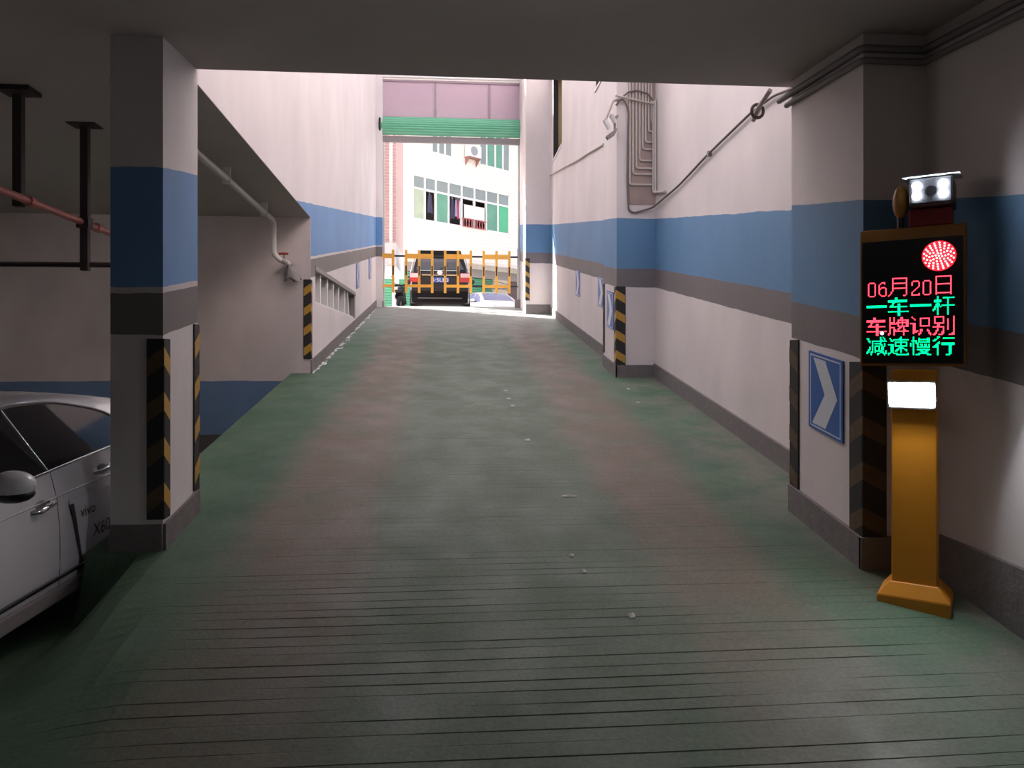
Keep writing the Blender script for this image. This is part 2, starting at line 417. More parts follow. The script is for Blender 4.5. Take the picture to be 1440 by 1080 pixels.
# ------------------------------------------------------------------ railing in the left wall
rl = thing('railing', 'white balusters set in the low opening of the left ramp wall', 'railing', (-2.17, 14.0, 2.5))
mb = MB(); mb.box((-2.22, 11.6, 3.0), (-2.04, 16.45, 3.07)); build('top_rail', mb, m_greysteel, rl)
build('bottom_rail', MB().box((-2.22, 11.6, 2.50), (-2.08, 16.45, 2.54)), m_white, rl)
build('end_post', MB().box((-2.22, 16.33, 2.5), (-2.06, 16.45, 3.07)), m_greysteel, rl)
for Y in (11.72, 12.3, 13.0, 13.65, 14.3, 15.1):
    build('baluster', MB().box((-2.19, Y-.05, 2.54), (-2.09, Y+.05, 3.0)), m_white, rl)
build('baluster', MB().prism([(-2.18, 15.75, 2.54), (-2.18, 15.87, 2.54), (-2.18, 15.62, 3.0), (-2.18, 15.5, 3.0)], (.08, 0, 0)), m_white, rl, label='leaning baluster')

# ------------------------------------------------------------------ corner guards
def guard(x, y, z0, z1, dx, dy, label, w=.1, n=4, ym=None, yf=None):
    t = .012
    g = thing('corner_guard', label, 'corner guard', (x, y, z0), 0, 'striped corner guards')
    mb = MB(); mb.box((x-dx*t, y-dy*t, z0), (x+dx*w, y, z1)); mb.box((x-dx*t, y, z0), (x, y+dy*w, z1))
    build('rubber_strip', mb, m_rubber, g, bevel=.004)
    H = z1-z0; p = H/n; h = p*.40; s = .08
    for i in range(n):
        zc = z0+p*(i+.42); 
        mb = MB()
        o = .0015
        mb.prism([(x-dx*t, y-dy*t, zc), (x-dx*t, y-dy*t, zc+h), (x+dx*w*.95, y-dy*t, zc+h-s), (x+dx*w*.95, y-dy*t, zc-s)], (0, -dy*o, 0))
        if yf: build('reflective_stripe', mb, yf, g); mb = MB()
        mb.prism([(x-dx*t, y-dy*t, zc), (x-dx*t, y-dy*t, zc+h), (x-dx*t, y+dy*w*.95, zc+h-s), (x-dx*t, y+dy*w*.95, zc-s)], (-dx*o, 0, 0))
        build('reflective_stripe', mb, ym or m_yellow, g)
guard(-1.87, 5.05, .63, 1.81, -1, 1, 'black and yellow corner guard on the near corner of the left pier', yf=m_faded_shaded)
guard(-1.87, 5.72, .71, 1.93, -1, -1, 'black and yellow corner guard on the far corner of the left pier')
guard(-2.05, 11.2, 1.65, 2.82, -1, 1, 'black and yellow corner guard at the near end of the left ramp wall')
guard(2.45, 10.85, 1.54, 2.72, 1, 1, 'black and yellow corner guard on the near corner of the pipe pilaster', w=.13)
guard(2.45, 11.79, 1.75, 2.85, 1, -1, 'dark corner guard on the far edge of the pipe pilaster', ym=m_faded_shaded)
guard(2.62, 5.55, .63, 1.82, 1, -1, 'black corner guard on the far edge of the right pier beside the chevron sign', w=.13, ym=m_faded_shaded)
guard(2.62, 4.55, .50, 1.66, 1, 1, 'dark corner guard with faded chevrons on the near corner of the right pier', w=.15, n=4, ym=m_faded_shaded)
guard(1.97, 19.4, 3.14, 4.24, 1, 1, 'black and yellow corner guard on the column beside the gate')

# ------------------------------------------------------------------ chevron signs (panel facing across the ramp)
def chevron(x, sx, y0, y1, z0, z1, label):
    """sx: direction the face looks along X; the arrow points to -Y"""
    g = thing('chevron_sign', label, 'sign', (x, (y0+y1)/2, z0), 0, 'blue chevron signs')
    sh = SL*(y1-y0)*.5
    def P(u, v, o=0): return (x+sx*o, lerp(y1, y0, u), lerp(z0, z1, v)+lerp(sh, -sh, u))
    mb = MB(); mb.prism([P(0,0,.001), P(1,0,.001), P(1,1,.001), P(0,1,.001)], (sx*.012, 0, 0)); build('panel', mb, m_blue, g)
    mb = MB(); e = .05
    for q in (((e,e*.6),(1-e,e*.6),(1-e,e*.6+.018),(e,e*.6+.018)), ((e,1-e*.6-.018),(1-e,1-e*.6-.018),(1-e,1-e*.6),(e,1-e*.6)),
              ((e,e*.6),(e+.022,e*.6),(e+.022,1-e*.6),(e,1-e*.6)), ((1-e-.022,e*.6),(1-e,e*.6),(1-e,1-e*.6),(1-e-.022,1-e*.6))):
        mb.prism([P(*p, .013) for p in q], (sx*.001, 0, 0))
    build('border', mb, m_signwhite, g)
    mb = MB()
    mb.prism([P(*p, .013) for p in ((.16,.93),(.52,.93),(.86,.5),(.5,.5))], (sx*.0015, 0, 0))
    mb.prism([P(*p, .013) for p in ((.5,.5),(.86,.5),(.52,.07),(.12,.07))], (sx*.0015, 0, 0))
    build('arrow', mb, m_signwhite, g)
chevron(2.62, -1, 4.78, 5.25, 1.15, 1.70, 'blue and white chevron sign on the right pier beside the display post')
chevron(2.45, -1, 11.05, 11.5, 2.12, 2.68, 'blue and white chevron sign on the side of the pipe pilaster')
chevron(2.62, -1, 12.55, 13.05, 2.54, 3.06, 'blue chevron sign on the right wall just beyond the pilaster')
chevron(2.62, -1, 14.95, 15.4, 2.92, 3.45, 'blue chevron sign on the right wall nearest the gate column')
chevron(-2.05, 1, 16.55, 17.05, 3.20, 3.76, 'chevron sign edge-on on the left wall just past the railing')
chevron(-2.05, 1, 19.1, 19.6, 3.67, 4.21, 'chevron sign edge-on on the left wall nearest the gate')

# ------------------------------------------------------------------ pipes and cables
t = thing('conduit_bundle', 'bundle of eight pale conduits running down the pilaster face with stepped elbows', 'conduit', (2.8, 10.83, 4.2))
for X, z in ((2.64,4.22),(2.69,4.376),(2.74,4.46),(2.788,4.576),(2.836,4.744),(2.88,4.85),(2.925,5.007),(2.965,5.155)):
    build('conduit', MB().tube(arc_path([(X, 10.83, 7.5), (X, 10.83, z), (3.04, 10.83, z)], .04), .017), m_pvc, t)
build('backing_board', MB().box((2.62, 10.842, 3.93), (3.03, 10.85, 7.5)), mat('brown_board', (.36, .27, .24), .8, noise=.25, nscale=4), t)  # brown board, darker than the pilaster face, behind the conduits
for z in (5.9, 6.9): build('clamp', MB().box((2.60, 10.805, z), (3.0, 10.85, z+.03)), m_greysteel, t)
t = thing('cable_run', 'pale cable looping down the pilaster and off along the right wall', 'cable', (2.62, 10.82, 3.9))
build('cable', MB().tube(arc_path([(2.43, 10.82, 5.38), (2.52, 10.80, 5.50), (2.62, 10.81, 5.33), (2.60, 10.82, 4.3), (2.62, 10.82, 3.84), (2.70, 10.82, 3.80), (2.98, 10.80, 3.88), (3.0, 9.6, 3.94), (3.0, 8.5, 4.05), (3.0, 7.25, 4.13), (3.0, 6.73, 4.12), (2.99, 6.2, 4.02), (2.6, 5.75, 3.86)], .12, 5), .014, 8), m_cable, t)
build('clip', MB().box((2.985, 8.45, 4.02), (3.03, 8.5, 4.08)), m_greysteel, t)
t = thing('vertical_pipe_pair', 'two pale pipes standing in the corner beside the conduit elbows', 'pipe', (3.0, 10.79, 4.05))
for X, Y in ((2.985, 10.79), (3.005, 10.75)):
    build('pipe', MB().tube(arc_path([(X, Y, 5.45), (X, Y, 4.1), (3.0, Y-.5, 4.0)], .06), .018), m_pvc, t)
build('tie_bar', MB().tube([(2.42, 10.80, 5.52), (2.7, 10.79, 5.46), (3.0, 10.77, 5.40)], .016), m_pvc, t)
tag_c = MB().tube([(2.52,10.81,5.5),(2.62,10.80,5.58),(2.75,10.80,5.60),(2.9,10.80,5.56),(3.0,10.80,5.44)], .012)
build('slack_cable', tag_c, m_cable, origin=(2.75, 10.8, 5.5), label='dark slack cable arching over the conduits on the pilaster', category='cable')
mb = MB().tube([(2.6, 19.35, 6.40), (2.6, 17.0, 6.02), (2.6, 15.0, 5.68), (2.6, 13.6, 5.47), (2.6, 12.55, 5.30)], .017)
build('wall_cable', mb, m_pvc, origin=(2.6, 15, 5.6), label='thin pale cable slanting along the right wall below the high windows', category='cable')

# security lamp cluster hung off the pilaster
t = thing('security_camera', 'pair of small white security cameras on a bent arm off the pilaster', 'camera', (2.45, 10.82, 5.3))
build('arm', MB().tube(arc_path([(2.47, 10.86, 5.48), (2.38, 10.78, 5.44), (2.25, 10.74, 5.12)], .05), .022), m_pvc, t)
build('mount_box', MB().prism([(2.30, 10.72, 4.86), (2.40, 10.72, 4.93), (2.44, 10.72, 5.03), (2.40, 10.72, 5.0), (2.27, 10.72, 4.90)], (0, .1, 0)), m_greysteel, t)
build('bracket', MB().tube([(2.46, 10.86, 5.24), (2.40, 10.78, 5.18), (2.40, 10.76, 4.98)], .02), m_greysteel, t)
for a, b in (((2.24, 10.70, 5.12), (2.31, 10.72, 5.0)), ((2.33, 10.70, 5.20), (2.40, 10.74, 5.10))):
    h = build('camera_head', MB().tube([a, b], [.038, .034], 12), m_white, t)
    d = (Vector(a)-Vector(b)).normalized()
    build('lens', MB().tube([Vector(a), Vector(a)+d*.006], .024, 12), m_black, h)

# trunking and cable along the top of the right pier
t = thing('cable_trunking', 'two grey trunking runs along the top of the right pier', 'trunking', (2.6, 5.0, 3.6))
for z, o, r in ((3.64, .02, .022), (3.715, .024, .024)):
    zz = lambda Y: z-.06*(5.7-Y)
    build('trunking', MB().tube(arc_path([(2.62-o, 5.72 if z > 3.7 else 5.6, zz(5.7)), (2.62-o, 4.55-o, zz(4.55)), (3.03-o, 4.55-o, zz(4.55)), (3.03-o, 2.0, zz(2.0)-.04), (3.03-o, -7, zz(-7))], .03, 3), r, 6), m_greysteel, t)
build('elbow', MB().tube(arc_path([(2.56, 5.80, 3.83), (2.54, 5.95, 3.76), (2.52, 6.05, 3.66)], .05), .02, 10), m_pvc, t)
loop = [(2.53+.03*math.sin(a)*0, 5.98+.07*math.sin(a)*.4, 3.70+.075*math.cos(a)) for a in [k*math.pi/10 for k in range(-2, 13)]]
build('cable_loop', MB().tube([(2.53-.05*math.sin(k*math.pi/10), 5.98, 3.72+.055*math.cos(k*math.pi/10)) for k in range(0, 21)], .014), m_cable, t)

# unseen fill battens added to brighten the garage (behind and beside the camera)
m_fill_tube = mat('added_fill_tube', (.9, .9, .9), .4, emit=24, ecol=(1, .93, .92)); m_fill_tube2 = mat('added_fill_tube_bay', (.9, .9, .9), .4, emit=60, ecol=(1, .90, .89))
for k, (X, Y, a, lab) in enumerate(((-6.6, 7.6, 0, 'added fill batten, out of view, deep in the parking bay left of the pink pipe'), (.4, -2.2, 0, 'added fill batten on the garage ceiling behind the viewpoint'))):
    z = CE(Y) if k else 3.86
    t = thing('added_fill_batten', lab, 'light', (X, Y, z-.08), 0, 'added fill lights')
    build('housing', MB().box((X-.06, Y-.65, z-.07), (X+.06, Y+.65, z+.005)), m_white, t, bevel=.008)
    build('tube', MB().tube([(X, Y-.6, z-.09), (X, Y+.6, z-.09)], .02, 12), m_fill_tube if k else m_fill_tube2, t)
# pipes over the parking bay on the left
t = thing('sprinkler_pipe', 'long pinkish red sprinkler pipe hung below the ceiling of the parking bay', 'pipe', (-3.45, 6, 2.9))
build('pipe', MB().tube([(-3.45, 3.0, 3.02), (-3.45, 9.2, 2.929)], .032, 10), m_pinkpipe, t)
for Y in (6.42, 7.6): build('coupling', MB().tube([(-3.45, Y, 2.976-(Y-6)*.0147), (-3.45, Y+.08, 2.976-(Y-6)*.0147)], .046, 10), m_pinkpipe, t)
def hanger(X, Y, z0, label):
    g = thing('pipe_hanger', label, 'hanger', (X, Y, 3.8), 0, 'ceiling pipe hangers')
    build('rod', MB().box((X-.035, Y-.03, z0), (X+.035, Y+.03, 3.85)), m_darkpipe, g)
    build('ceiling_plate', MB().box((X-.13, Y-.1, 3.865), (X+.13, Y+.1, 3.93)), m_darkpipe, g)
    return g
hanger(-3.55, 6.48, 2.93, 'dark steel hanger carrying the pink pipe nearest the left edge')
g = hanger(-3.43, 7.35, 2.50, 'dark steel T-shaped hanger crossing the pink pipe left of the pier')
build('clamp', MB().box((-3.49, 7.30, 2.90), (-3.38, 7.40, 3.0)), m_darkpipe, g)
build('cross_pipe', MB().tube([(-9.1, 7.38, 2.56), (-2.9, 7.38, 2.56)], .025, 8), m_darkpipe, origin=(-6, 7.38, 2.56), label='thin dark pipe running level behind the left pier', category='pipe')
build('standpipe', MB().tube([(-7.25, 11.1, 1.3), (-7.25, 11.1, 2.75)], .09, 12).tube([(-7.25, 11.1, 2.6), (-7.25, 11.1, 2.66)], .12, 12), mat('dark_red_pipe', (.06, .012, .012), .5), origin=(-7.25, 11.1, 1.3), label='dark red standpipe on the far bay wall at the left edge', category='pipe')
t = thing('drain_pipe', 'pale drain pipe below the soffit turning down with a red valve', 'pipe', (-2.5, 10.86, 3.1))
build('pipe', MB().tube(arc_path([(-2.5, 5.8, 3.76), (-2.5, 10.86, 3.62), (-2.5, 10.86, 3.14), (-2.42, 10.9, 3.06), (-2.36, 11.15, 3.05)], .1, 5), .038, 10), m_pvcw, t)
for Y in (6.6, 8.6, 10.3): build('pipe_clip', MB().box((-2.545, Y, 3.56+(10.86-Y)*.028), (-2.455, Y+.03, 3.82)), m_pvcw, t)
build('valve_body', MB().tube([(-2.41, 10.9, 3.06), (-2.36, 11.0, 3.04), (-2.36, 11.08, 2.96)], .028, 8), m_chrome, t)
v = build('valve_stem', MB().tube([(-2.38, 10.98, 3.05), (-2.38, 10.96, 3.15)], .01), m_chrome, t)
build('valve_handle', MB().tube([(-2.45, 10.96, 3.16), (-2.38, 10.96, 3.165), (-2.32, 10.96, 3.16)], .016), mat('valve_red', (.35, .04, .03), .4), v)
m_rag = mat('grey_cloth', (.30, .27, .26), .9)
def rag(u, v):
    a = u*2*math.pi; r = (.03+.06*v)*(1+.25*math.sin(4*a+5*v))
    return (-2.33+r*math.cos(a)*1.3+.05*v+.015*math.sin(5*a+4*v), 11.08+.06*math.sin(a), 3.0-.2*v+.03*math.sin(3*a+7*v))
build('rag', MB().grid(rag, 18, 8), m_rag, origin=(-2.33, 11.08, 2.9), label='grey dusty rag hanging from the valve on the drain pipe', category='rag')

# ------------------------------------------------------------------ LED display post (plate reader)
D0 = Vector((2.70, 4.14, 0)); DZ = floor_z(4.05)+.02
dev = thing('display_post', 'orange plate reader post with red and green LED display', 'display post', (D0.x, D0.y, DZ), math.radians(-38))
def L(mb, name, m, par=dev, **k): return build(name, mb, m, par, world=False, **k)
H = lambda z: z-DZ
mb = MB()
def fr(z0, a0, z1, a1):
    vs = [(-a0,-a0*.8,z0),(a0,-a0*.8,z0),(a0,a0*.8,z0),(-a0,a0*.8,z0),(-a1,-a1*.8,z1),(a1,-a1*.8,z1),(a1,a1*.8,z1),(-a1,a1*.8,z1)]
    mb.add(vs, [(0,3,2,1),(4,5,6,7),(0,1,5,4),(1,2,6,5),(2,3,7,6),(3,0,4,7)])
fr(-.08, .185, .035, .185); fr(.035, .185, .11, .125)
L(mb, 'base_skirt', m_orange, bevel=.004)
L(MB().box((-.115,-.09,.1), (.115,.09,H(1.62))), 'column', m_orange, bevel=.006)
cz0, cz1 = H(1.64), H(2.44)
L(MB().box((-.285,-.07,cz0), (.255,.09,cz1)), 'cabinet', mat('cabinet_brown', (.30, .12, .02), .5), bevel=.008)
scr = L(MB().box((-.272,-.082,cz0+.015), (.242,-.068,cz1-.07)), 'display_panel', mat('display_black', (.012, .012, .014), .3), bevel=.003)
FONT = {
'0': "00111100 01000010 01000010 10000001 10000001 10000001 10000001 10000001 10000001 01000010 01000010 00111100".replace('10000001','01000010').split(),
'6': "00011100 00100100 01000000 01000000 01011100 01100010 01000010 01000010 01000010 01000010 00100010 00011100".split(),
'2': "00111100 01000010 01000010 01000010 00000010 00000100 00001000 00010000 00100000 01000000 01000010 01111110".split()}
GL = {
'月': "...########### ...#.........# ...#.........# ...#.........# ...########### ...#.........# ...#.........# ...#.........# ...########### ...#.........# ...#.........# ..#..........# ..#..........# .#...........# #..........##.",
'日': "..###########. ..#.........#. ..#.........#. ..#.........#. ..#.........#. ..#.........#. ..###########. ..#.........#. ..#.........#. ..#.........#. ..#.........#. ..#.........#. ..#.........#. ..###########. ..#.........#.",
'一': ". . . . . . ############### ############### . . . . . . .",
'车': ".....##. .....##. ##############. ##############. ...##... ...#...##. ..##...##. .#############. .......##. .......##. .......##. ############### .......##. .......##. .......##.",
'杆': "...# ...#...########. ...#......#. .#####....#. .#####....#. ...#......#. ..###.....#. ..###.######### .###.#....#. .#.#......#. ##.#......#. #..#......#. ...#......#. ...#......#. ...#......#.",
'牌': ".#..#....##. .#..#....##. .#..#..######## .#..#..#..#..## .####.######### .#######..#..## .#.....#..#..## .#.....######## .####...##.#. .#..#..##..#. .#..##.#...##. .#..########### .#..#......#. ##..#......#. #...#......#.",
'识': ".#. ..#....####### ...#...#.....#. .......#.....#. .......#.....#. ####...#.....#. ..##...#.....#. ..##...####### ..##. ..##. ..##...##...# ..####.##...## ..###..#.....# ..#...##.....## ......#.......#",
'别': ".#######......# .#.....#......# .#.....#..#...# .#.....#..#...# .#.....#..#...# .#######..#...# ...##.....#...# ...##.....#...# ########..#...# ...#...#..#...# ...#...#..#...# ..##...#......# ..#...##......# .##...##.....## ##..###....####",
'减': "..........#.#. ##........#..#. .#........##.# .##.########### ..#.#.....#. ....#.#####..# ....#.....##.# ....#.####.#.# ..#.#.#..#.##. ..#.#.#..#.##. .##.#.#..#.##. .#..#.######..# ##.##.#...###.# #..#....##..### ...#....#....#",
'速': ".........#. .#......##. ..#.########### ..##.....#. .....######### .....#...#...# ####.#...#...# ..##.######### ..##....###. ..##...#####. ..##..##.#..## ..##.##..#...# ..##.....#. ##..###.......# #.....#########",
'慢': "..#. ..#...#.....## ..#...######## .####.#.....## ..#.#.######## #.#.##. #.#..#.##.##.# #.#..#..#.##.# ..#..######### ..#. ..#..######### ..#....##..## ..#.....####. ..#...#######. ..#.###.....###",
'行': "...##. ...#...########. .##. ##. ....#. ...##.######### ..##..######### .###.......##. ####.......##. ...#.......##. ...#.......##. ...#.......##. ...#.......##. ...#.......##. ...#.....###."}
GL['一'] = ' '.join(['.']*6+['###############']*2+['.']*7)
pitch = .455/64; X0 = -.247; zt = H(1.915)+.235
def dots(name, rowtext, row, m):
    mb = MB(); cx = 0
    for ch in rowtext:
        if ch in FONT: rows, w, dy = FONT[ch], 8, 3
        else: rows, w, dy = GL[ch].split(), 16, 0
        for j, r in enumerate(rows):
            for i, p in enumerate(r):
                if p in '#1':
                    x = X0+(cx+i+.5)*pitch; z = zt-(row*16+dy+j+.5)*pitch; a = pitch*.40; y = -.0835
                    mb.add([(x-a,y,z-a),(x+a,y,z-a),(x+a,y,z+a),(x-a,y,z+a)], [(0,1,2,3)])
        cx += w
    L(mb, name, m, scr, kind='stuff')
m_ledr = mat('led_red', (.3, .0, .0), .5, emit=3.2, ecol=(1, .035, .06))
m_ledg = mat('led_green', (0, .3, .1), .5, emit=2.2, ecol=(.0, 1, .22))
dots('led_characters', '06月20日', 0, m_ledr); dots('led_characters', '一车一杆', 1, m_ledg)
dots('led_characters', '车牌识别', 2, m_ledr); dots('led_characters', '减速慢行', 3, m_ledg)
# round stop lamp
lx, lz = .125, H(2.262)
st_ = L(MB().tube([(lx,-.082,lz), (lx,-.09,lz)], .085, 28), 'stop_lamp', mat('stop_lamp_red', (.25, .0, .01), .4, emit=.8, ecol=(1, .02, .04)), scr)
mb = MB()
for r_, n_ in ((0, 1), (.016, 6), (.032, 10), (.047, 14), (.061, 16), (.074, 18)):
    for k in range(n_):
        a = 2*math.pi*(k+.3*n_ % 1)/n_; mb.tube([(lx+r_*math.cos(a), -.09, lz+r_*math.sin(a)), (lx+r_*math.cos(a), -.0935, lz+r_*math.sin(a))], .0052, 6)
L(mb, 'led_dots', mat('led_pink', (.3, .1, .1), .5, emit=4.2, ecol=(1, .33, .30)), dev, kind='stuff')
# camera on top with its four lamps
L(MB().box((-.03,-.05,cz1), (.19,.06,H(2.545))), 'camera_bracket', mat('bracket_red', (.30, .025, .02), .45), bevel=.01)
cm = L(MB().box((-.02,-.15,H(2.545)), (.20,.14,H(2.70))), 'camera_housing', mat('camera_grey', (.03, .03, .035), .4), bevel=.015)
L(MB().prism([(-.05,-.2,H(2.70)), (.23,-.2,H(2.70)), (.23,.14,H(2.73)), (-.05,.14,H(2.73))], (0,0,.008)), 'sun_hood', m_signwhite, cm)
L(MB().tube([(.09,-.15,H(2.62)), (.09,-.156,H(2.62))], .03, 16), 'lens', m_black, cm)
m_lamp = mat('white_led_lamp', (.9, .9, .95), .3, emit=60, ecol=(.86, .92, 1))
for x in (.02, .15):
    for z in (2.600, 2.655):
        L(MB().tube([(x,-.15,H(z)), (x,-.162,H(z))], .022, 16), 'lamp', m_lamp, cm)
L(MB().ball((-.075, .0, H(2.60)), (.045, .05, .10)), 'amber_ball', mat('amber_ball_colour', (.42, .18, .03), .35), dev)  # amber ball left of the camera lamps
L(MB().tube([(-.075, 0, H(2.44)), (-.075, 0, H(2.52))], .02), 'amber_ball_stem', m_black, dev)
fl = L(MB().prism([(-.13,-.09,H(1.395)), (-.13,-.135,H(1.395)), (-.13,-.185,H(1.555)), (-.13,-.09,H(1.555))], (.25,0,0)), 'fill_light', m_greysteel, bevel=.005)
L(MB().prism([(-.115,-.142,H(1.41)), (.105,-.142,H(1.41)), (.105,-.185,H(1.54)), (-.115,-.185,H(1.54))], (0,.006,.002)), 'light_panel', mat('fill_lamp_white', (.9, .9, .95), .3, emit=95, ecol=(.90, .94, 1)), fl)
L(MB().tube([(-.165,-.0835,H(1.83)), (-.165,-.088,H(1.83))], .009, 10), 'indicator', mat('indicator_white', (.9,.9,.9), .3, emit=4, ecol=(.8,.95,1)), dev)

# ------------------------------------------------------------------ cars
def loft_car(root, L_, half, zr, zb, body_m, roofk=.43, nose=.84):
    ox = ROOT[root]
    def prof(y):
        z = zr(y); b = min(zb(y), z-.06); g = max(b+.01, z-.055)
        k = 1-(1-nose)*max(0, 1-y/.5)**2-(1-nose)*max(0, 1-(L_-y)/.4)**2
        wb = half*.955*k; wg = wb-roofk*(g-b); wr_ = wg-.07
        q = min(1, (b-.2)/.7); zl = lambda h: .2+(h-.2)*q
        return [(0,.2),(.8*half*k,.19),(.97*half*k,zl(.25)),(.99*half*k,zl(.42)),(half*k,zl(.66)),(.99*half*k,zl(.83)),(wb,b),(wg,g),(wr_,z-.022),(wr_*.55,z-.004),(0,z)]
    N = 84; mb = MB(); rows = []
    ys = [L_*i/N for i in range(N+1)]
    for y in ys:
        p = prof(y); rows.append([(x, y-L_/2, z) for x, z in p]+[(-x, y-L_/2, z) for x, z in p[-2:0:-1]])
    n = len(rows[0]); vs = [v for r in rows for v in r]
    fs = [(i*n+j, i*n+(j+1) % n, (i+1)*n+(j+1) % n, (i+1)*n+j) for i in range(N) for j in range(n)]
    mb.add(vs, [f[::-1] for f in fs], 0, True)
    mb.add(vs, [tuple(range(n)), tuple(range(N*n, N*n+n))[::-1]])
    o = build('body', mb, body_m, root, world=False)
    def sx(y, z):
        p = prof(y)[1:8]
        for a, b in zip(p, p[1:]):
            if a[1] <= z <= b[1]+1e-6 and b[1] > a[1]: return lerp(a[0], b[0], (z-a[1])/(b[1]-a[1]))
        return p[-1][0] if z > p[-1][1] else p[0][0]
    return o, sx
def side_patch(root, name, sx, L_, m, yl, yr, zlo, zhi, sg=1, off=.006, n=14, nv=6, **k):
    """panel on the side of a car; yl, yr: functions of v; zlo, zhi: functions of y"""
    def P(o):
        def f(u, v):
            y = lerp(yl(v), yr(v), u); z = lerp(zlo(y), max(zhi(y), zlo(y)+.002), v); return (sg*(sx(y, z)+o), y-L_/2, z)
        return f
    mb = MB(); mb.grid(P(off), n, nv, flip=sg < 0)
    mb.grid(P(off-.012), n, nv, flip=sg > 0)
    return build(name, mb, m, root, world=False, **k)
def wheel(root, x, y, r, sg, L_):
    w = build('wheel', MB().tube([(x-sg*.2, y-L_/2, r), (x-sg*.02, y-L_/2, r), (x, y-L_/2, r)], [r, r, r*.93], 24), m_tyre, root, world=False)
    build('rim', MB().tube([(x-sg*.05, y-L_/2, r), (x+sg*.004, y-L_/2, r)], r*.66, 20), m_steel, w, world=False)
    mb = MB()
    for k in range(5):
        a = 2*math.pi*k/5; c, s = math.cos(a), math.sin(a)
        mb.prism([(x, y-L_/2+c*r*.1-s*.03, r+s*r*.1+c*.03), (x, y-L_/2+c*r*.62-s*.045, r+s*r*.62+c*.045), (x, y-L_/2+c*r*.62+s*.045, r+s*r*.62-c*.045), (x, y-L_/2+c*r*.1+s*.03, r+s*r*.1-c*.03)], (sg*.012, 0, 0))
    build('spokes', mb, m_chrome, w, world=False)
def arch(root, sx, y, r, L_, sg):
    mb = MB(); n = 20; x = sx(y, r+.1)+.004
    pts = [(sg*x, y-L_/2+(r+.055)*math.cos(math.pi*k/n), r-.02+(r+.055)*math.sin(math.pi*k/n)) for k in range(n+1)]
    mb.prism(pts, (-sg*.06, 0, 0)); build('wheel_arch', mb, m_black, root, world=False)

